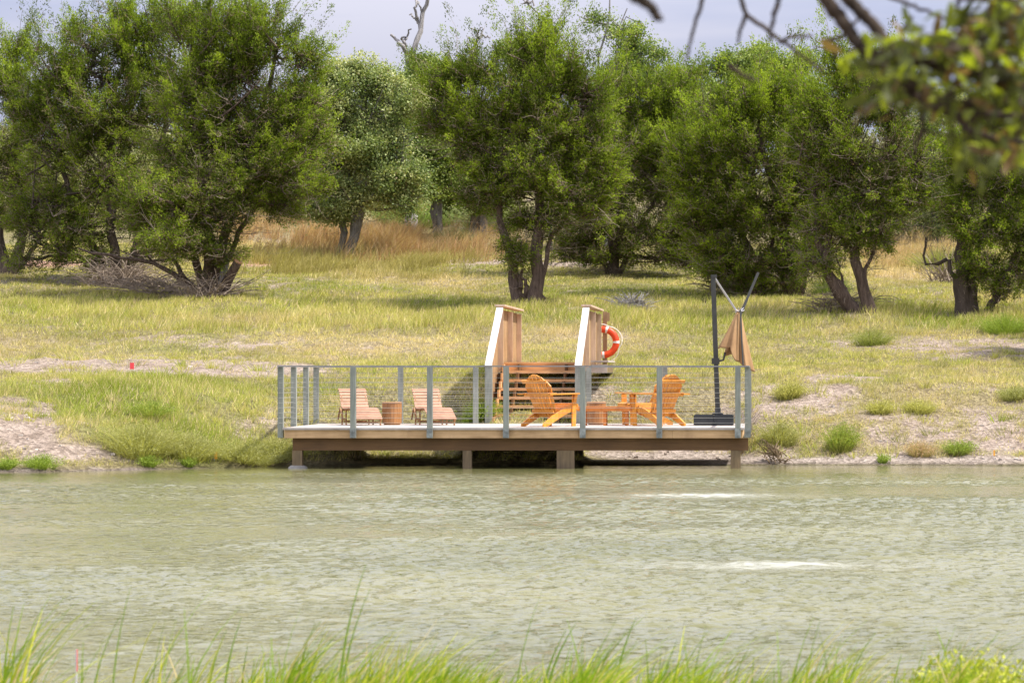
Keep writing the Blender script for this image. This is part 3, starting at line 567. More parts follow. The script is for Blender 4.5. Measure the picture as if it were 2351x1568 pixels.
deadtree('bare grey dead tree standing above the oaks, forked near its top', 88, (945, 560), [(.24, .06, [(945, 560), (942, 300), (938, 150), (950, 110), (966, 70), (970, 35), (985, -10)]),
    (.10, .04, [(940, 155), (932, 120), (922, 105), (908, 90), (898, 78)]), (.05, .025, [(932, 120), (928, 98), (935, 85), (941, 68)]), (.06, .03, [(935, 115), (925, 95), (921, 88), (930, 84)]), (.06, .03, [(967, 70), (958, 50), (952, 20), (958, -8)]), (.04, .02, [(957, 45), (948, 40), (944, 32)]), (.03, .02, [(970, 30), (962, 10), (950, -8)])])
deadtree('small dead snag poking above the junipers near the centre', 86, (1110, 540), [(.16, .04, [(1110, 540), (1095, 250), (1082, 125), (1090, 100), (1098, 88)]), (.045, .02, [(1098, 88), (1110, 84), (1128, 88)]), (.04, .02, [(1098, 90), (1095, 72), (1082, 66)]), (.03, .015, [(1095, 75), (1108, 62)]), (.03, .015, [(1108, 84), (1105, 74), (1112, 66)]), (.05, .02, [(1084, 125), (1075, 105), (1072, 85)])])
# far trees in the gaps beyond
bt = tree('scrub_oak', 'low far scrub oak beyond the left end of the juniper row', 'tree', 98, (0, 520), [(1, (0, 530), (0, 450), (10, 340)), (.6, (0, 500), (60, 420), (80, 360)), (.6, (0, 500), (-60, 420), (-80, 350))],
    [(0, 330, 80, 55), (-80, 370, 75, 55), (80, 360, 80, 55), (0, 420, 110, 55), (-110, 440, 70, 45), (110, 440, 70, 45), (0, 490, 120, 35)], 'o', 900, 44, 'bark_o', 'b', r0=.14, dead=40, group='far scrub oaks on the hillside', leaf=1.35)
FS = [(40, 90, .9, 'far scrub oak low behind the dark forked juniper'), (190, 92, .85, 'far scrub oak seen between the stems of the left junipers'), (440, 94, .9, 'far scrub oak hidden behind the sawn stub juniper'), (300, 104, 1.1, 'low far scrub oak hidden behind the tall left juniper'), (560, 96, .72, 'low pale scrub oak in the gap beside the sawn stub juniper'), (640, 118, 1.15, 'far scrub oak seen past the right side of the big left juniper'),
      (860, 108, 1.1, 'far scrub oak filling in behind the pale oak'), (1060, 112, 1.2, 'far scrub oak behind the straight trunked oak'), (1180, 104, .8, 'far scrub oak low behind the twin stemmed juniper'), (1400, 106, 1.2, 'far scrub oak behind the dense low limbed juniper'),
      (1620, 104, 1.2, 'far scrub oak behind the big rounded juniper'), (1880, 106, 1.2, 'far scrub oak behind the open two stemmed juniper'), (2090, 110, .9, 'far scrub oak in the straw coloured gap at right'), (2280, 100, 1.1, 'far scrub oak behind the thick trunked right-hand tree'), (2450, 96, 1.2, 'far scrub oak at the right edge')]
for i, (px, Y, s_, lb) in enumerate(FS):
    x = PX(px, Y); dup(bt, (x, Y, float(zt(x, Y))-.1), i*1.3, lb, s_)
src = [o for o in COL.objects if o.parent is None and o.name.startswith('juniper_tree')]
dup(src[0], (8.9, 56.5, float(zt(8.9, 56.5))-.05), 2.1, 'juniper beyond the right edge that shades the right-hand bank', .8)
dup(src[0], (10.5, 60.5, float(zt(10.5, 60.5))-.05), .7, 'second juniper beyond the right edge, farther up the slope', .85)
# ------------------------------------------------------------------ brush heaps, stub, bushes
def brush(name, label, px, py, Y, n, sp, mat, hmax=.9, cat='brush'):
    x0 = PX(px, Y); B = np.array([x0, Y, float(zt(x0, Y))]); mb = MB()
    S = B+np.c_[rng.normal(0, sp*.25, n), rng.normal(0, sp*.2, n), rng.uniform(-.05, .2, n)]
    a = rng.uniform(0, 2*pi, n); L = sp*rng.uniform(.3, 1, n)
    E = S+np.c_[np.cos(a)*L, np.sin(a)*L*.6, rng.uniform(0, hmax, n)]; m = (S+E)/2+rng.normal(0, .12*sp, (n, 3))+np.array([0, 0, .12*sp])
    t = np.linspace(0, 1, 5)[None, :, None]; Pt = (1-t)**2*S[:, None]+2*t*(1-t)*m[:, None]+t**2*E[:, None]
    mb.tubes(Pt, np.linspace(1, .4, 5)[None]*rng.uniform(.006, .018, (n, 1)), 3)
    return tag(mb.build(name, M[mat], None, False, B), label, cat), B
def place(o, B): o.location = [float(a) for a in B]
for (lb, px, py, Y, n, sp, h) in [('tangle of dead brush under the tall left juniper', 280, 640, 72, 260, 1.5, .8), ('fan of grey fallen branches at the foot of the sawn stub juniper', 475, 674, 68.2, 120, 1.4, .6),
        ('low litter of dead twigs between the two left junipers', 370, 662, 69.5, 160, 1.8, .3), ('small grey dead bush in the shade right of the stair guards', 1452, 700, 66, 160, .55, .35), ('dead brush under the big rounded juniper', 1700, 680, 69.5, 260, 1.3, .8),
        ('dead twigs lying beside the slanting stems', 1930, 722, 65.2, 140, 1.2, .4), ('bare twiggy brush under the bare crooked limb', 2170, 660, 72, 110, .8, 1.1)]:
    o, B = brush('brush_pile', lb, px, py, Y, n, sp, 'bark_d' if 'small grey' in lb else 'twig', h); place(o, B)
o, B = brush('driftwood_clump', 'small brown dead root clump at the waterline right of the deck', 1778, 1062, 46.9, 60, .35, 'pile', .28, 'driftwood'); place(o, B)
st = thing('tree_stump', 'sawn off leaning limb stub with a pale cut face', 'stump', (PX(505, 68.6), 68.6, float(zt(PX(505, 68.6), 68.6))))
B = np.array(st.location)
p = resamp(np.array([P(508, 676, 68.6), P(525, 640, 68.5), P(547, 600, 68.3)]), 8); MB().tubes(p, np.linspace(.15, .11, 8), 10, None, True).build('stem', M['bark_j'], st, True, B)
p2 = resamp(np.array([P(505, 676, 68.7), P(515, 620, 68.8), P(522, 585, 68.9)]), 8); MB().tubes(p2, np.linspace(.11, .085, 8), 10, None, True).build('side_stem', M['bark_d'], st, True, B)
dd = norm(p[-1]-p[-2]); MB().tubes(np.array([p[-1]-dd*.01, p[-1]+dd*.012]), np.array([.112, .112]), 10, None, True).build('cut_face', plain('cut_wood', (.55, .30, .16), .8), st, False, B)

def bush(name, label, px, py, Y, wd, h, n, c1, c2, bl=2, bw=.012, cat='plant', group=None):
    x0 = PX(px, Y); z0 = float(zt(x0, Y)); B = np.array([x0, Y, z0]); a = rng.uniform(0, 2*pi, n); r = rng.uniform(0, 1, n)**.7
    x = x0+np.cos(a)*r*wd*.35; y = Y+np.sin(a)*r*wd*.3; hh = h*rng.uniform(.4, 1.1, n)*(1-.4*r); lean = np.c_[np.cos(a)*r, np.sin(a)*r]*wd*.45+rng.normal(0, .05, (n, 2))+np.array([.03, 0])
    u = rng.uniform(0, 1, (n, 1)); mb = MB(); blades(mb, x, y, hh, rng.uniform(.6, 1.4, n)*bw, lean, (np.array(c1)*u+np.array(c2)*(1-u))*rng.uniform(.8, 1.2, (n, 1)), bl, zt(x, y))
    st_ = mb.build('blades', M['grass'], None, False, B)
    lf = MB(); k = n*3; j = rng.integers(0, n, k); t = rng.uniform(.35, 1, k)[:, None]
    O = np.c_[x[j], y[j], zt(x[j], y[j])]+np.c_[lean[j]*t**1.7, hh[j][:, None]*t*.95]+rng.normal(0, .012, (k, 3)); U = norm(rng.normal(0, 1, (k, 3))+np.array([0, 0, .6]))*rng.uniform(.02, .045, (k, 1))
    lf.quads(O, U, norm(np.cross(U, rng.normal(0, 1, (k, 3))))*.007, (np.array(c1)*1.1)*rng.uniform(.7, 1.2, (k, 1)))
    lo = lf.build('leaves', M['grass'], None, False, B)
    root = thing(name, label, cat, B, 0, group); st_.parent = root; lo.parent = root; return root
def gy_at(px, py):
    Y = np.linspace(42.4, 90, 3000); z = zt(PX(px, Y), Y, False); _, q = proj(PX(px, Y), Y, z); i = np.where((q <= py)&(z > .02))[0]; return float(Y[i[0]]) if len(i) else 47.
Gr, Yl, Ol, Rd = (.23, .30, .05), (.42, .40, .12), (.30, .30, .11), (.46, .32, .20)
for (lb, px, py, wd, h, n, c1, c2) in [
    ('large yellow green weed mound low on the left bank', 320, 1040, 1.25, .62, 1500, Ol, Yl), ('olive weed mound beside the large yellow green one', 430, 1045, 1.0, .5, 1000, Ol, Yl), ('bright green grass tussock high in the middle of the left bank', 345, 955, .7, .4, 600, Gr, Yl),
    ('bright green sprout clump in the left corner of the waterline', 12, 1075, .34, .22, 260, Gr, Gr), ('bright green sprouts at the waterline below the bare gravel', 95, 1070, .55, .22, 380, Gr, Gr), ('tiny green sprout pair at the waterline right of the gravel', 340, 1068, .3, .2, 200, Gr, Gr),
    ('small green sprout at the waterline below the weed mound', 430, 1070, .25, .2, 160, Gr, Gr), ('lush grass clump at the waterline left of the deck', 560, 1050, 1.3, .30, 1500, Ol, Yl), ('green grass clump beside the left corner pile', 640, 1040, .9, .32, 1000, Ol, Yl),
    ('tall green weed in the middle of the right bank', 1930, 1035, .55, .62, 800, Gr, Yl), ('reddish dry tuft on the right bank near the water', 2112, 1045, .5, .3, 420, Rd, Ol), ('round dark green tuft on the right bank near the water', 2200, 1042, .48, .3, 520, Gr, Ol),
    ('single small sprout on the wet sand at the right', 2025, 1062, .2, .2, 120, Gr, Gr), ('yellow tussock halfway up the right bank', 2110, 950, .6, .3, 500, Yl, Ol), ('grey green weed at the right edge of the bank', 2330, 910, .6, .3, 500, Ol, Ol),
    ('pale green weed just right of the railing corner', 1810, 905, .55, .45, 600, Yl, Ol), ('straggly weed at the foot of the bank right of the deck', 1790, 1020, .7, .5, 700, Ol, Yl), ('dark green clump in the shadow left of the stairs', 1090, 965, .8, .55, 900, Gr, Gr),
    ('dark tuft beside the shaded gravel at right', 2000, 790, .9, .5, 700, Ol, Gr), ('long green grass tussock near the right edge below the trees', 2310, 760, 1.4, .55, 1000, Gr, Gr), ('yellow tussock at the top of the right bank', 2020, 955, .5, .3, 400, Yl, Ol)]:
    bush('weed_clump', lb, px, py, gy_at(px, py), wd, h, n, c1, c2, group='weed and grass clumps on the far bank')
# brushy green growth beyond, in the gaps
for (lb, px, Y, wd, h, n, c1) in [('feathery pale green shrub in the gap right of the sawn stub', 640, 92, 3.4, 2.4, 2600, (.22, .25, .10)), ('low green shrub beyond the rust coloured grass', 950, 90, 3.2, 1.6, 2200, (.20, .26, .09)), ('leafy shrub behind the foot of the twin stemmed juniper', 1130, 88, 2.4, 1.3, 1500, (.18, .22, .08)),
        ('grey green shrub under the straight trunked oak', 1040, 83, 1.8, .8, 1000, (.20, .20, .09)), ('leafy shrub left of the slanting stems', 1905, 69, 1.0, .8, 800, (.16, .2, .06)), ('light shrub beyond the straw coloured gap', 2080, 94, 4.5, 2.2, 2600, (.25, .27, .11)), ('low shrub at the far edge of the straw coloured gap', 2160, 76, 1.8, .9, 1000, (.24, .25, .08))]:
    bush('shrub', lb, px, 0, Y, wd, h, n, c1, tuple(a*1.3 for a in c1), 2, .022, 'shrub', 'shrubs between the trees')
# stones
ro = MB()
for k in range(1500):
    px = rng.uniform(-50, 2400); Y = rng.uniform(43, 58); x = PX(px, Y); z = float(zt(x, Y)); b, g, t = zones(np.array([x]), np.array([Y]), np.array([z]))
    if z < .03 or b[0] < .35: continue
    s_ = rng.uniform(.012, .04)*(2.2 if rng.uniform() < .03 else 1); u = norm(rng.normal(0, 1, (8, 3)))*.25
    v = (np.array([[i, j, q] for q in (-1, 1) for j in (-1, 1) for i in (-1, 1)])*.6+u)*s_*np.array([1.3, 1, .7]); ro.add(v+np.array([x, Y, z+s_*.2]), [[0, 2, 3, 1], [4, 5, 7, 6], [0, 1, 5, 4], [1, 3, 7, 5], [3, 2, 6, 7], [2, 0, 4, 6]])
tag(ro.build('gravel', plain('gravel_stone', (.50, .44, .38), .9, 0, .35)), 'pale loose stones scattered over the bare bank', 'gravel', kind='stuff')

# ------------------------------------------------------------------ marker flags
def flag(label, px, py, Y, w_, h_, m, stake=.25):
    x = PX(px, Y); z = float(zt(x, Y)) if Y > 20 else CZ-(py-VY)/FP*Y-stake; r = thing('marker_flag', label, 'flag', (x, Y, z))
    MB().tubes(np.array([[0, 0, -.05], [0, 0, stake]]), np.array([.004, .004]), 5).build('stake', M['silver'], r)
    mb = MB(); mb.box((w_/2, 0, stake-h_/2), (w_, .006, h_)); mb.build('pennant', m, r)
flag('small pink marker flag on the gravel path at left', 298, 843, 53.3, .085, .13, M['flag'], .16)
flag('tiny orange marker flag in the waterside grass left of the deck', 492, 1050, gy_at(492, 1058), .05, .12, M['flag_o'], .16)
flag('tiny orange marker flag on the sand at the far right', 2280, 1045, gy_at(2280, 1050), .035, .1, M['flag_o'], .13)

# ------------------------------------------------------------------ deck
DZ = .694; XL, XR, Y0, Y1 = -8.20, -.41, 45.0, 48.72
deck = thing('wooden_deck', 'low timber deck standing on piles over the edge of the pond', 'deck', (XL, Y0, 0)); DO = (XL, Y0, 0)
mb = MB(); n = 26; ws = (Y1-Y0+.04)/n
for k in range(n):
    y = Y0-.035+k*ws; cuts = sorted([XL-.03, XR+.03]+[XL+rng.uniform(1, 6.8)])
    for a, b in zip(cuts[:-1], cuts[1:]): mb.bb(a+.002, b-.002, y+.003, y+ws-.003, DZ-.035+rng.uniform(-.001, .001), DZ+rng.uniform(-.0015, .0015))
mb.build('decking', M['decking'], deck, off=DO)
for (a, b) in ((XL, -6.1), (-6.097, -3.2), (-3.197, -1.6), (-1.597, XR)): MB().bb(a, b, Y0, Y0+.04, DZ-.175, DZ-.037).build('rim_board', M['rim'], deck, off=DO)
MB().bb(XL, XL+.04, Y0+.042, Y1, DZ-.175, DZ-.037).build('rim_board', M['rim'], deck, off=DO); MB().bb(XR-.04, XR, Y0+.042, Y1, DZ-.175, DZ-.037).build('rim_board', M['rim'], deck, off=DO)
MB().bb(XL, XR, Y1-.04, Y1-.002, DZ-.175, DZ-.037).build('rim_board', M['rim'], deck, off=DO)
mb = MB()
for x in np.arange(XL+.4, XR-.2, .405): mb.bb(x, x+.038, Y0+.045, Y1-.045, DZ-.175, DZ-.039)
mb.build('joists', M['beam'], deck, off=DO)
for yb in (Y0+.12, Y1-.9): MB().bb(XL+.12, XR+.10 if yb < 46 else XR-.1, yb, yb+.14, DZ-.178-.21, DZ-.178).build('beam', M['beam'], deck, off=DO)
for px, wd in ((684, .17), (1073.5, .15), (1289, .15), (1309, .15), (1689, .17)):
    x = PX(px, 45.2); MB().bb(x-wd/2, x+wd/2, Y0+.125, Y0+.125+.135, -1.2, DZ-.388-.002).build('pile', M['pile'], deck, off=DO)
for px in (710, 1090, 1330, 1700):
    x = PX(px, 47.9); MB().bb(x-.07, x+.07, Y1-.9, Y1-.76, -.3, DZ-.39).build('pile', M['pile'], deck, off=DO)
x = PX(684, 45.2); fo = MB(); fo.lathe([(.0, .05), (.12, .05), (.16, .02), (.2, -.1), (.22, -.5)], 14, (x, Y0+.2, 0)); fo.build('footing', M['concrete'], deck, True, off=DO)

# ------------------------------------------------------------------ railing
RZ = 1.75
rail = thing('cable_railing', 'grey post and steel cable railing round the deck edge', 'railing', (XL, Y0, DZ)); RO = (XL, Y0, DZ); pw = .092
def rpost(x, y, z0=None, foot=True, side=0):
    z0 = DZ-.17 if z0 is None else z0
    o = MB().bb(x-pw/2, x+pw/2, y-pw/2, y+pw/2, z0, RZ-.022).build('post', M['post'], rail, off=RO)
    if foot:
        b = MB(); b.bb(x-pw/2-.004, x+pw/2+.004, y-pw/2-.006, y-pw/2-.001, z0+.005, z0+.16)
        for dz in (.045, .11): b.lathe([(0, 0), (.014, 0), (.014, .012), (0, .012)], 8, (0, 0, 0)); V = b.v[-1]; b.v[-1] = np.stack([V[:, 0]+x+.01, y-pw/2-.006-V[:, 2], V[:, 1]+z0+dz], 1)
        q = b.build('foot_bracket', M['galv'], o, off=RO)
FY = Y0-.035-pw/2-.004
for px in (811, 987, 1162, 1338, 1514, 1694): rpost(PX(px, FY), FY)
SXL, SXR = XL-.035-pw/2-.003, XR+.035+pw/2+.003
for y in (Y0+.12, Y0+1.37, Y0+2.6, Y1-.05): rpost(SXL, y, DZ-.17, False)
for y in (Y0+.12, Y0+1.37, Y0+2.6, Y1-.05): rpost(SXR, y, DZ-.17, y < Y0+1)
BYp = Y1-.06
for x in (-6.73, -5.35, -3.27, -1.87): rpost(x, BYp, DZ+.002, False)
segs = [((SXL, FY, 0), (SXR, FY, 0)), ((SXL, FY+.05, 0), (SXL, BYp, 0)), ((SXR, FY+.05, 0), (SXR, BYp, 0)), ((SXL+.05, BYp, 0), (-5.35, BYp, 0)), ((-3.27, BYp, 0), (SXR-.05, BYp, 0))]
for a, b in segs:
    a = np.array(a); b = np.array(b); MB().board(a+[0, 0, RZ-.01], b+[0, 0, RZ-.01], .065, .022, (0, 1, 0) if abs(b[1]-a[1]) < .1 else (1, 0, 0)).build('top_rail', M['rail'], rail, off=RO)
    for k in range(11):
        z = DZ+.085+k*.085; t = np.linspace(0, 1, 8)[:, None]; p = a*(1-t)+b*t+np.array([0, 0, z]); MB().tubes(p, np.full(8, .0026), 5).build('cable', M['cable'], rail, off=RO)

# ------------------------------------------------------------------ stairs with guard walls
SY0, SY1, SY2 = 48.80, 50.95, 54.8; LZ = 1.835
stair = thing('staircase', 'open timber stairs with two board guard walls leading down to the deck', 'stairs', (-5.1, SY0, DZ)); SO = (-5.1, SY0, DZ)
W = {'l': (-5.197, -5.06), 'r': (-3.535, -3.405)}; xi0, xi1 = W['l'][1]+.004, W['r'][0]-.004
nr = 7; rise = (LZ-DZ)/nr; run = (SY1-SY0)/nr
for k in range(1, nr): z = DZ+rise*k; y = SY0+run*k; t = MB(); t.bb(xi0+.03, xi1-.03, y-.04, y+run*.45, z-.055, z); t.bb(xi0+.03, xi1-.03, y+run*.48, y+run*.93, z-.04, z-.001); t.build('tread', M['tread'], stair, off=SO)
for x in (xi0+.012, (xi0+xi1)/2-.45, (xi0+xi1)/2+.45, xi1-.012):
    mb = MB()
    for k in range(0, nr): mb.bb(x-.018, x+.018, SY0+run*k+.02, SY0+run*(k+1)+.05, DZ+rise*k-(.18 if k else 0)+.002, DZ+rise*(k+1)-.042)
    mb.build('stringer', M['tread'] if x in (xi0+.012, xi1-.012) else M['beam'], stair, off=SO)
mb = MB(); nb = 26; ws = (SY2-SY1)/nb
for k in range(nb): mb.bb(xi0, xi1, SY1-.03+k*ws, SY1-.03+(k+1)*ws-.006, LZ-.035, LZ)
mb.build('landing', M['tread'], stair, off=SO)
MB().bb(xi0, xi1, SY1, SY1+.04, LZ-.175, LZ-.037).build('landing_rim', M['tread'], stair, off=SO)
slope = (2.90-1.77)/(SY1-SY0)
for key, (xa, xb) in W.items():
    g = bpy.data.objects.new('guard_wall', None)
    mb = MB()   # board face on the left side
    nb = 9; 
    ys = np.linspace(SY0+.10, SY2-.02, nb+1)
    for a, b in zip(ys[:-1], ys[1:]):
        zt0 = 1.73+slope*(min(a, SY1)-SY0); zt1 = 1.73+slope*(min(b, SY1)-SY0); zb = DZ+.02 if a < SY1-.01 else LZ-.17
        if a < SY1: zb = DZ-.05+max(0, (a-SY0))*.35
        a += .0008; b -= .0008; v = [[xa, a, zb], [xa+.025, a, zb], [xa, b, zb], [xa+.025, b, zb], [xa, a, zt0], [xa+.025, a, zt0], [xa, b, zt1], [xa+.025, b, zt1]]
        mb.add(v, [[0, 2, 3, 1], [4, 5, 7, 6], [0, 1, 5, 4], [1, 3, 7, 5], [3, 2, 6, 7], [2, 0, 4, 6]])
    wall = mb.build('guard_wall', M['ply'], stair, off=SO)
    MB().bb(xa+.002, xb-.002, SY0-.01, SY0+.085, DZ+.002, 1.752).build('newel_post', M['post'], wall, off=SO)
    MB().bb(xa+.028, xb-.01, SY0+.09, SY0+.13, DZ+.01, 1.775).build('stud', M['stud'], wall, off=SO)
    for y in (SY1-.02, SY1+1.9, SY2-.06):
        z1 = 1.745+slope*(min(y+.02, SY1)-SY0)-.03; z0 = LZ-.17 if y > SY1-.1 else DZ+.5*(y-SY0)
        MB().bb(xa+.028, xb-.012, y, y+.045, z0, z1).build('stud', M['stud'], wall, off=SO)
    MB().board((((xa+xb)/2), SY0-.04, 1.755), ((xa+xb)/2, SY1-.06, 1.755+slope*(SY1-SY0-.02)), .128, .036, (1, 0, 0)).build('cap', M['cap'], wall, off=SO)
    MB().bb(xa-.03, xb+.03, SY1-.09, SY2+.05, 2.905, 2.941).build('cap', M['stud'], wall, off=SO)
MB().bb(-3.395, -3.06, SY1+.1, SY1+2.4, LZ+.0, LZ+.035).build('side_ledge', M['decking'], stair, off=SO)
MB().bb(-3.395, -3.08, SY1+.12, SY1+.16, LZ-.21, LZ-.045).build('side_rim', M['decking'], stair, off=SO)
MB().bb(-3.395, -3.09, SY1+.165, SY1+2.3, LZ-.20, LZ-.05).build('side_joists', M['pile'], stair, off=SO)
for x in (-5.15, -3.5): MB().bb(x, x+.09, SY1+.2, SY1+.29, .9, LZ-.18).build('support_post', M['pile'], stair, off=SO)
# ring and its post
rp = thing('ring_post', 'short timber post behind the right stair guard carrying the life ring', 'post', (-3.36, 54.98, 1.6)); MB().bb(-.045, .045, 0, .09, 0, 1.30).build('post', M['ply'], rp)
MB().bb(.03, .10, -.02, .0, 1.1, 1.28).build('hook_board', M['ply'], rp)
lr = thing('life_ring', 'orange life ring with white bands hanging behind the right stair guard', 'life ring', (-3.386, 54.90, 2.265))
def torus(mb, R0, r0, a0, a1, n=40, s=14, sq=1.15):
    t = np.linspace(a0, a1, n); q = np.arange(s)*2*pi/s; V = np.stack([(R0+r0*sq*np.cos(q))[None]*np.cos(t)[:, None], np.repeat((r0*.8*np.sin(q))[None], n, 0), (R0+r0*sq*np.cos(q))[None]*np.sin(t)[:, None]], -1)
    idx = np.arange(n*s).reshape(n, s); mb.add(V.reshape(-1, 3), np.stack([idx[:-1], np.roll(idx, -1, 1)[:-1], np.roll(idx, -1, 1)[1:], idx[1:]], -1)); return mb
torus(MB(), .265, .060, 0, 2*pi, 64).build('ring', M['ring'], lr, True)
for a in (0, 75, 180, 270): torus(MB(), .265, .0635, R(a-5), R(a+5), 8).build('band', M['white'], lr, True)
mb = MB()
for a in (-20, 70, 160, 250):
    t = np.linspace(0, 1, 14); an = R(a)+t*R(90); rr = .345+.06*np.sin(t*pi); mb.tubes(np.stack([rr*np.cos(an), 0*t-.02, rr*np.sin(an)-.02*np.sin(t*pi)], 1), np.full(14, .009), 6)
mb.build('grab_rope', M['white'], lr, True)

# ------------------------------------------------------------------ adirondack chairs
def make_chair():
    t = thing('garden_chair', '', 'chair', (0, 0, 0), 0, 'orange slatted garden chairs'); W2 = .255
    for s in (-1, 1):
        mb = MB(); x = s*W2     # side rail that ends as the rear leg
        prof_ = [(.42, .375), (.42, .30), (.10, .20), (-.35, .0), (-.435, .0), (-.44, .045), (-.20, .19), (.05, .30)]
        n_ = len(prof_); v = [[x-.014*1, y, z] for y, z in prof_]+[[x+.014, y, z] for y, z in prof_]
        f = [[i, (i+1) % n_, n_+(i+1) % n_, n_+i] for i in range(n_)]
        tr = [(0, 1, 2, 7), (7, 2, 3, 6), (6, 3, 4, 5)]
        f += [list(q) for q in tr]+[[a+n_ for a in q][::-1] for q in tr]; mb.add(v, f); mb.build('rear_leg', M['orange'], t)
        MB().board((s*(W2+.03), .31, 0), (s*(W2+.03), .33, .545), .095, .024, (0, 1, 0)).build('front_leg', M['orange'], t)
        a = MB(); a.board((s*.33, -.40, .560), (s*.335, .48, .572), .125, .022, (1, 0, 0)); a.board((s*(W2+.045), .32, .43), (s*(W2+.085), .32, .555), .06, .024, (0, 1, 0)); a.build('armrest', M['orange'], t)
    mb = MB()
    for k in range(7): u = k/6; y = .415-u*.50; z = .385-.165*u+(.004*k % .008); mb.board((-.265, y, z), (.265, y, z), .074, .02, (0, 1, -.33))
    mb.board((-.27, .44, .33), (.27, .44, .33), .09, .02, (0, 0, 1)); mb.build('seat', M['orange'], t)
    bk = MB(); nS = 7
    for k in range(nS):
        u = (k-(nS-1)/2)/((nS-1)/2); x0, x1 = u*.20, u*.265; L = .80-.13*u*u-.02*abs(u); dy, dz = -.40, .916
        curve = .035*u*u; p0 = np.array([x0, -.09+curve, .17]); p1 = np.array([x1, -.09+dy*L+curve, .17+dz*L])
        wb, wt = .054, .071; q0 = p0; nx_ = np.array([1., 0, 0]); nn_ = np.array([0, .916, .40])*.009
        Lt = [(.80-.17*v*v) for v in ((x1-wt/2)/.265, (x1+wt/2)/.265)]
        pl = np.array([x1-wt/2, -.09+dy*Lt[0]+curve, .17+dz*Lt[0]]); pr = np.array([x1+wt/2, -.09+dy*Lt[1]+curve, .17+dz*Lt[1]])
        a_ = [p0-nx_*wb/2, p0+nx_*wb/2, pl, pr]; v = [q-nn_ for q in a_]+[q+nn_ for q in a_]
        bk.add(v, [[0, 2, 3, 1], [4, 5, 7, 6], [0, 1, 5, 4], [1, 3, 7, 5], [3, 2, 6, 7], [2, 0, 4, 6]])
    bk.build('backrest', M['orange'], t)
    cr_ = MB()
    for h_, wd in ((.10, .50), (.42, .66), (.66, .56)): cr_.board((-wd/2, -.125-.40*h_, .17+.916*h_), (wd/2, -.125-.40*h_, .17+.916*h_), .06, .022, (0, -.4, .9))
    cr_.build('back_brace', M['orange'], t)
    return t
def heading(dx, dy): return math.atan2(-dx, dy)
ch = make_chair(); ch['label'] = 'orange slatted chair on the left, facing away towards the stairs side'
ch.location = (PX(1262, 46.2), 46.15, DZ+.002); ch.rotation_euler = (0, 0, heading(.62, .79))
dup(ch, (PX(1512, 46.6), 46.55, DZ+.002), heading(-.64, .77), 'orange slatted chair with its rounded back nearest the umbrella base')
dup(ch, (PX(1482, 47.7), 47.75, DZ+.002), heading(-.93, -.30), 'orange slatted chair half hidden behind the one nearest the umbrella')
# low bench table
tb = thing('low_table', 'long low orange brown table between the garden chairs', 'table', (PX(1390, 46.9), 46.9, DZ+.002)); mb = MB()
for k in range(5): mb.box((0, -.17+.085*k, .325), (1.03, .078, .024))
mb.build('tabletop', M['orange2'], tb); MB().box((0, -.20, .285), (.98, .02, .055)).build('apron', M['orange2'], tb); MB().box((0, .20, .285), (.98, .02, .055)).build('apron', M['orange2'], tb)
for x in (-.36, .0, .38):
    for y in (-.18, .18): MB().box((x, y, .156), (.05, .035, .312)).build('leg', M['orange2'], tb)

# ------------------------------------------------------------------ barrel side tables
def make_barrel():
    t = thing('barrel_table', 'round brown stave side table between the two loungers', 'side table', (0, 0, 0), 0, 'round stave side tables')
    mb = MB(); n = 18
    for k in range(n):
        a = k*2*pi/n; da = 2*pi/n*.49
        v = []
        for z, r in ((0.02, .172), (.2, .179), (.385, .174)):
            for rr in (r, r-.02):
                for s in (-1, 1): v.append([rr*cos(a+s*da), rr*sin(a+s*da), z])
        f = []
        for j in (0, 1): o_ = j*4; f += [[o_, o_+1, o_+5, o_+4], [o_+2, o_+6, o_+7, o_+3], [o_, o_+4, o_+6, o_+2], [o_+1, o_+3, o_+7, o_+5]]
        f += [[0, 2, 3, 1], [8, 9, 11, 10]]; mb.add(v, f)
    mb.build('staves', M['barrel'], t)
    MB().lathe([(0, .41), (.16, .41), (.176, .405), (.18, .395), (.176, .385), (0, .384)], 32).build('tabletop', M['barrel'], t)
    MB().lathe([(0, .022), (.146, .022), (.146, .0), (0, .0)], 24).build('base', M['barrel'], t); return t
br = make_barrel(); br.location = (PX(900, 47.5), 47.5, DZ+.002)
dup(br, (PX(1369, 47.75), 47.75, DZ+.002), .3, 'round brown stave side table behind the long low table')

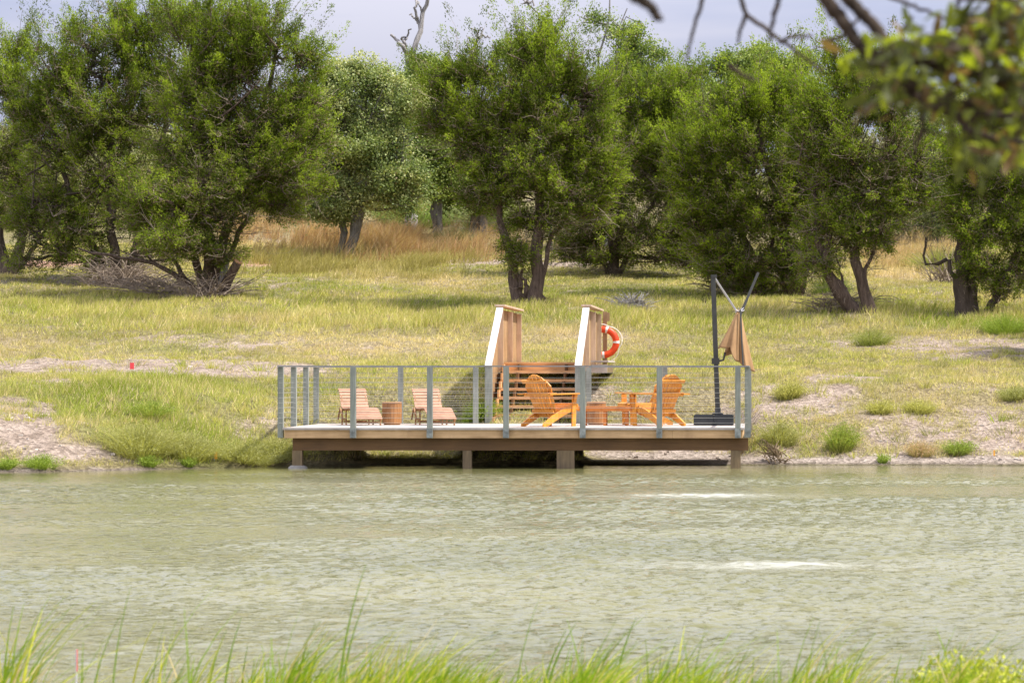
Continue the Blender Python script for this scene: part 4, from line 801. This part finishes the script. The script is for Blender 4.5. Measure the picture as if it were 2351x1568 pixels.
# ------------------------------------------------------------------ loungers
def make_lounger():
    t = thing('sun_lounger', 'slatted wooden lounger at the left, beside the stave table', 'lounger', (0, 0, 0), 0, 'slatted wooden loungers')
    # local: head at +y (away), foot at -y
    pts = [(.72, .62), (.66, .60), (.60, .545), (.50, .36), (.44, .29), (.36, .265), (.05, .27), (-.15, .285), (-.28, .265), (-.62, .09)]
    C_ = resamp(np.array([[0, a, b] for a, b in pts]), 25)[:, 1:]; W2 = .25
    bk = MB(); se = MB()
    for i in range(len(C_)-1):
        a, b = C_[i], C_[i+1]; d = b-a; m = (a+b)/2; (bk if m[0] > .42 else se).board((-W2, m[0], m[1]+.022), (W2, m[0], m[1]+.022), np.linalg.norm(d)*.72, .018, (0, d[0], d[1]))
    bk.build('backrest', M['pink'], t); se.build('seat', M['pink'], t)
    for s in (-1, 1):
        fr = MB()
        for i in range(len(C_)-1): fr.board((s*(W2-.03), *C_[i]), (s*(W2-.03), *C_[i+1]), .04, .022, (0, 0, 1) if abs(C_[i+1][1]-C_[i][1]) < .04 else (0, 1, 0))
        fr.build('side_rail', M['brown'], t)
        for y, z in ((.40, .27), (.08, .27)): MB().board((s*(W2-.005), y, 0), (s*(W2-.005), y-.03*0, z), .035, .022, (0, 1, 0)).build('leg', M['brown'], t)
        MB().board((s*(W2-.01), -.5, 0), (s*(W2-.01), -.47, .15), .035, .022, (0, 1, 0)).build('leg', M['brown'], t)
        MB().board((s*(W2-.005), .40, .1), (s*(W2-.005), .06, .1), .03, .02, (0, 0, 1)).build('leg_rail', M['brown'], t)
        a = MB(); a.board((s*(W2+.03), .56, .10), (s*(W2+.03), .40, .30), .035, .022, (0, 1, 0)); a.board((s*(W2+.03), .40, .30), (s*(W2+.03), .20, .12), .035, .022, (0, 1, 0)); a.build('back_prop', M['brown'], t)
    MB().box((0, .40, .06), (.42, .022, .03)).build('crossbar', M['brown'], t); MB().box((0, -.49, .05), (.42, .022, .03)).build('crossbar', M['brown'], t)
    return t
lg = make_lounger(); lg.location = (PX(829, 47.4), 47.35, DZ+.002); lg.rotation_euler = (0, 0, R(22))
dup(lg, (PX(998, 47.4), 47.35, DZ+.002), R(21), 'slatted wooden lounger nearer the stairs, to the right of the stave table')

# ------------------------------------------------------------------ umbrella
UY = 47.2
um = thing('patio_umbrella', 'closed cantilever umbrella with tan canopy and black base at the deck corner', 'umbrella', (PX(1648, UY), UY, DZ+.002)); B = np.array(um.location)
def up(px, py, dy=0): return P(px, py, UY+dy)
mb = MB(); bx = (1639-1648)/FP*UY
for sx in (-1, 1):
    for sy in (-1, 1):
        mb.box((bx+sx*.178, sy*.178, .095), (.35, .35, .17)); mb.box((bx+sx*.178, sy*.178, .012), (.30, .30, .024)); mb.box((bx+sx*.178, sy*.178, .184), (.32, .32, .012))
mb.build('base', M['base'], um)
b2 = MB(); b2.lathe([(0, .0), (.10, .0), (.10, .02), (.055, .03), (.05, .12), (0, .12)], 16, (0, 0, .19)); b2.build('socket', M['dark'], um, True)
pp = np.array([up(1648, 950), up(1637, 631)]); mb = MB(); d = norm(pp[1]-pp[0]); mb.board(pp[0], pp[1], .085, .055, (1, 0, 0)); mb.build('pole', M['dark'], um, off=B)
MB().box((up(1640, 634)-B), (.09, .07, .05)).build('pole_cap', M['dark'], um)
c0 = up(1643, 829); mb = MB(); mb.box(c0, (.14, .12, .11)); mb.tubes(np.array([c0+[.06, -.03, 0], c0+[.14, -.06, .02], c0+[.17, -.08, .15]]), np.array([.02, .018, .022]), 8); mb.build('crank_box', M['dark'], um, off=B)
MB().tubes(np.stack([up(1638, 634), up(1692, 716)]), np.array([.019, .019]), 8, None, True).build('strut', M['silver'], um, True, off=B)
MB().board(up(1741, 626, .2), up(1700, 722, .05), .045, .035, (1, 0, 0)).build('arm', M['dark'], um, off=B)
MB().tubes(np.stack([up(1700, 712, -.05), up(1703, 780, -.17), up(1706, 838, -.235)]), np.array([.017, .015, .015]), 8).build('canopy_stem', M['dark'], um, True, off=B)
mb = MB()
for k in range(10):
    a = k*.63; mb.tubes(np.stack([up(1698, 716), up(1698, 716)+np.array([.09*cos(a), .06*sin(a), .03+.05*sin(a*1.7)])]), np.array([.012, .005]), 4)
mb.build('hub', M['silver'], um, off=B)
# folded canopy: pleated cone of cloth whose hem runs from the left corner down to the right corner
n, K = 96, 26; a = np.linspace(0, 2*pi, n, endpoint=False); V = []
for j in range(K):
    t = j/(K-1)
    hx = 1690+35*np.cos(a)*1.0; hemx = 1691+34*np.cos(a); hemy = 822+27*np.cos(a)-9*np.sin(2*a)+5*np.cos(8*a)
    topx, topy = 1697, 712
    pl = 1+(.30*np.cos(8*a+.6)+.10*np.cos(13*a))*t*(1-.2*t)
    px = topx+(hemx-topx)*t**.85*pl; py = topy+(hemy-topy)*t
    dep = .19*np.sin(a)*t**.8*pl+.04*np.cos(5*a)*t
    V.append(np.stack([(px-VX)/FP*UY+.02*np.sin(a), UY+dep, CZ-(py-VY)/FP*UY], 1))
V = np.array(V); idx = np.arange(K*n).reshape(K, n); mb = MB(); mb.add(V.reshape(-1, 3), np.stack([idx[:-1], np.roll(idx, -1, 1)[:-1], np.roll(idx, -1, 1)[1:], idx[1:]], -1))
cn = mb.build('canopy', M['cloth'], um, True, off=B); so = cn.modifiers.new('thickness', 'SOLIDIFY'); so.thickness = .006

# ------------------------------------------------------------------ near bank grass
def neargrass():
    mb = MB(); L_ = []
    def patch(cx, sx, n, hm, y0=10.2, y1=12.7):
        px = rng.normal(cx, sx, n); Y = rng.uniform(y0, y1, n); L_.append(np.c_[px, Y, hm*rng.uniform(.35, 1.1, n)])
    patch(1180, 280, 700, .36); patch(1050, 180, 90, .42); patch(1480, 240, 150, .42); patch(10, 40, 90, .40); patch(2160, 110, 200, .36); patch(600, 170, 50, .40); patch(240, 110, 20, .46); patch(1950, 260, 90, .38); patch(740, 90, 60, .40); patch(1250, 340, 4200, .25); patch(2100, 160, 800, .24); patch(1500, 600, 500, .20)
    A = np.concatenate(L_); A = A[(fbm(A[:, 0]*.018, A[:, 1]*2.2, seed=14, o=2) > .37)|(rng.uniform(0, 1, len(A)) < .12)]; A[:, 2] *= .55+.9*vnoise(A[:, 0]*.012, 0*A[:, 0], seed=15); x = PX(A[:, 0], A[:, 1]); y = A[:, 1]; n = len(x); h = A[:, 2]
    lean = np.stack([rng.normal(.42, .28, n), rng.normal(0, .2, n)], 1)*h[:, None]; u = rng.uniform(0, 1, (n, 1))
    col = np.where(u < .64, np.array([.19, .30, .012]), np.where(u < .9, np.array([.46, .48, .04]), np.array([.60, .48, .24])))*rng.uniform(.75, 1.3, (n, 1))
    blades(mb, x, y, h, rng.uniform(.007, .014, n), lean, col, 4, zt(x, y), rng.normal(0, .7, n))
    for px, py, Y, w_ in [(840, 1290, 11.5, .009), (850, 1345, 11.5, .008), (300, 1340, 11.2, .006), (555, 1410, 11.6, .009), (1322, 1425, 11.8, .012), (1460, 1412, 11.8, .011), (80, 1460, 11.4, .013), (60, 1475, 11.4, .013), (520, 1440, 11.8, .008), (2010, 1445, 11.9, .008), (1300, 1440, 11.9, .010), (705, 1480, 12, .009), (1245, 1350, 11.3, .005), (1720, 1480, 11.9, .008), (1580, 1465, 11.8, .007), (280, 1400, 11.3, .006)]:
        tip = P(px, py, Y); x0 = np.array([tip[0]-rng.uniform(.08, .16)]); y0 = np.array([Y]); z0 = zt(x0, y0); hh = np.array([(tip[2]-z0[0])/.88])
        blades(mb, x0, y0, hh, np.array([w_*1.6]), np.array([[tip[0]-x0[0], 0.]]), np.array([[.18, .29, .03]]), 6, z0, np.array([0.3]))
    tag(mb.build('grass', M['grass']), 'bright green long grass on the near bank, blurred', 'grass', kind='stuff')
neargrass()
wp = bush('weed_clump', 'feathery yellow green weed on the near bank at lower right', 2210, 0, 11.6, .42, .34, 900, (.40, .42, .06), (.30, .36, .05), 3, .005)
flag('thin red stake on the near bank at lower left', 175, 1490, 12.0, .005, .10, M['flag'], .12)

# ------------------------------------------------------------------ overhanging oak branch near the camera
NY = 4.9
ob = thing('oak_branch', 'blurred leafy oak branch hanging into the upper right corner', 'branch', tuple(P(2351, 120, NY))); B = np.array(ob.location)
lines = [(.016, .011, [(1885, -20), (1935, 50), (1971, 102), (1990, 120), (2060, 140)], 0), (.013, .012, [(1940, -10), (2010, 63), (2054, 132)], 0), (.011, .010, [(2054, 132), (2118, 142), (2191, 161), (2264, 176), (2400, 215)], .0),
    (.008, .009, [(2060, 140), (2069, 186), (2108, 220), (2191, 239), (2400, 252)], .05), (.008, .008, [(2095, 215), (2150, 250), (2191, 268), (2240, 259), (2400, 275)], -.05), (.006, .005, [(2190, 265), (2230, 300), (2290, 320), (2370, 330)], -.1),
    (.005, .003, [(2035, -10), (2157, 39), (2190, 50)], .5), (.006, .003, [(2200, -10), (2200, 40), (2180, 90)], .1), (.007, .003, [(1698, -10), (1712, 33), (1769, 75), (1890, 164)], .9), (.005, .003, [(1712, 33), (1700, 70), (1694, 100)], .9),
    (.007, .004, [(1790, -10), (1775, 40), (1768, 95)], .6), (.004, .003, [(1790, 100), (1816, 84), (1867, 84)], .8), (.006, .003, [(1616, -10), (1600, 37), (1576, 140)], .8), (.014, .007, [(1440, -20), (1487, 9), (1516, 47)], -.3), (.006, .004, [(1672, 150), (1700, 170), (1731, 187)], .5),
    (.005, .003, [(1890, 95), (1935, 85), (1965, 50), (1990, 30)], .6), (.005, .003, [(2070, 75), (2095, 40)], .4), (.005, .003, [(2300, -10), (2290, 60), (2240, 110)], -.1), (.006, .004, [(2110, 225), (2120, 300), (2105, 330)], .3)]
mb = MB(); SKn = []
lines += [(.05, .035, [(1380, -170), (1700, -140), (2050, -110), (2600, -150)], .3)]
bough = resamp(np.array([P(q[0], q[1], NY+.3) for q in lines[-1][2]]), 60)
for r1, r2, pts, dy in lines:
    p = resamp(np.array([P(q[0], q[1], NY+dy) for q in pts]), 22); p[1:-1] += rng.normal(0, .0012, (20, 3)); SKn.append(p)
    if pts[0][1] <= -10 and pts[0][1] > -100:      # runs on up to the bough above the frame
        e = bough[np.argmin(np.linalg.norm(bough-(p[0]+(p[0]-p[4])*1.2), axis=1))]; p = np.concatenate([resamp(np.array([e, (e+p[0])/2+(p[0]-p[3])*.4, p[0]]), 8)[:-1], p])
    k_ = len(p); MB().tubes(p, np.linspace(r1, r2, k_)*rng.uniform(.93, 1.1, k_)*1.0, 7).build('limb', M['bark_n'], ob, True, B)
lo = [(2040, 140, 60, 55, 26), (2020, 215, 45, 60, 20), (2130, 110, 70, 40, 26), (2110, 180, 60, 50, 24), (2200, 100, 70, 50, 34), (2290, 60, 70, 60, 42), (2250, 190, 80, 45, 34), (2320, 150, 50, 60, 30), (2260, 310, 60, 50, 26), (2330, 330, 40, 60, 22), (2230, 350, 30, 40, 10), (1930, 130, 14, 10, 4), (2340, 20, 60, 40, 24), (2160, 230, 70, 30, 18)]
lf = MB(); tg = MB()
for cx, cy, rx, ry, k in lo:
    for i in range(int(k*2.3)):
        p = P(cx+rng.normal(0, rx*.55), cy+rng.normal(0, ry*.55), NY+rng.normal(0, .12)); L_ = rng.uniform(.028, .056); d = norm(rng.normal(0, .8, 3)+np.array([.1, 0, -.25])); s_ = norm(np.cross(d, rng.normal(0, 1, 3))); nn = np.cross(d, s_)
        prof_ = [(0, .02), (.25, .12), (.55, .17), (.8, .13), (1, .02)]; v = []
        for t, w_ in prof_: c_ = p+d*L_*t+nn*L_*.10*sin(t*pi); v += [c_-s_*w_*L_+nn*.05*L_*w_*3, c_+s_*w_*L_+nn*.05*L_*w_*3]
        base = np.array([[2*j, 2*j+1, 2*j+3, 2*j+2] for j in range(4)]); u = rng.uniform(); col = np.array([.085, .10, .018]) if u < .62 else (np.array([.25, .30, .02]) if u < .86 else np.array([.17, .11, .04]))
        lf.add(v, base, col*rng.uniform(.7, 1.3))
        if i % 3 == 0:
            A_ = np.concatenate(SKn); q = A_[np.argmin(np.linalg.norm(A_-p, axis=1))]; tg.tubes(bez(q, p, 5, .05, .08), np.linspace(.003, .0015, 5), 4)
tg.build('twigs', M['bark_n'], ob, False, B); lf.build('leaves', M['leaf_n'], ob, False, B)
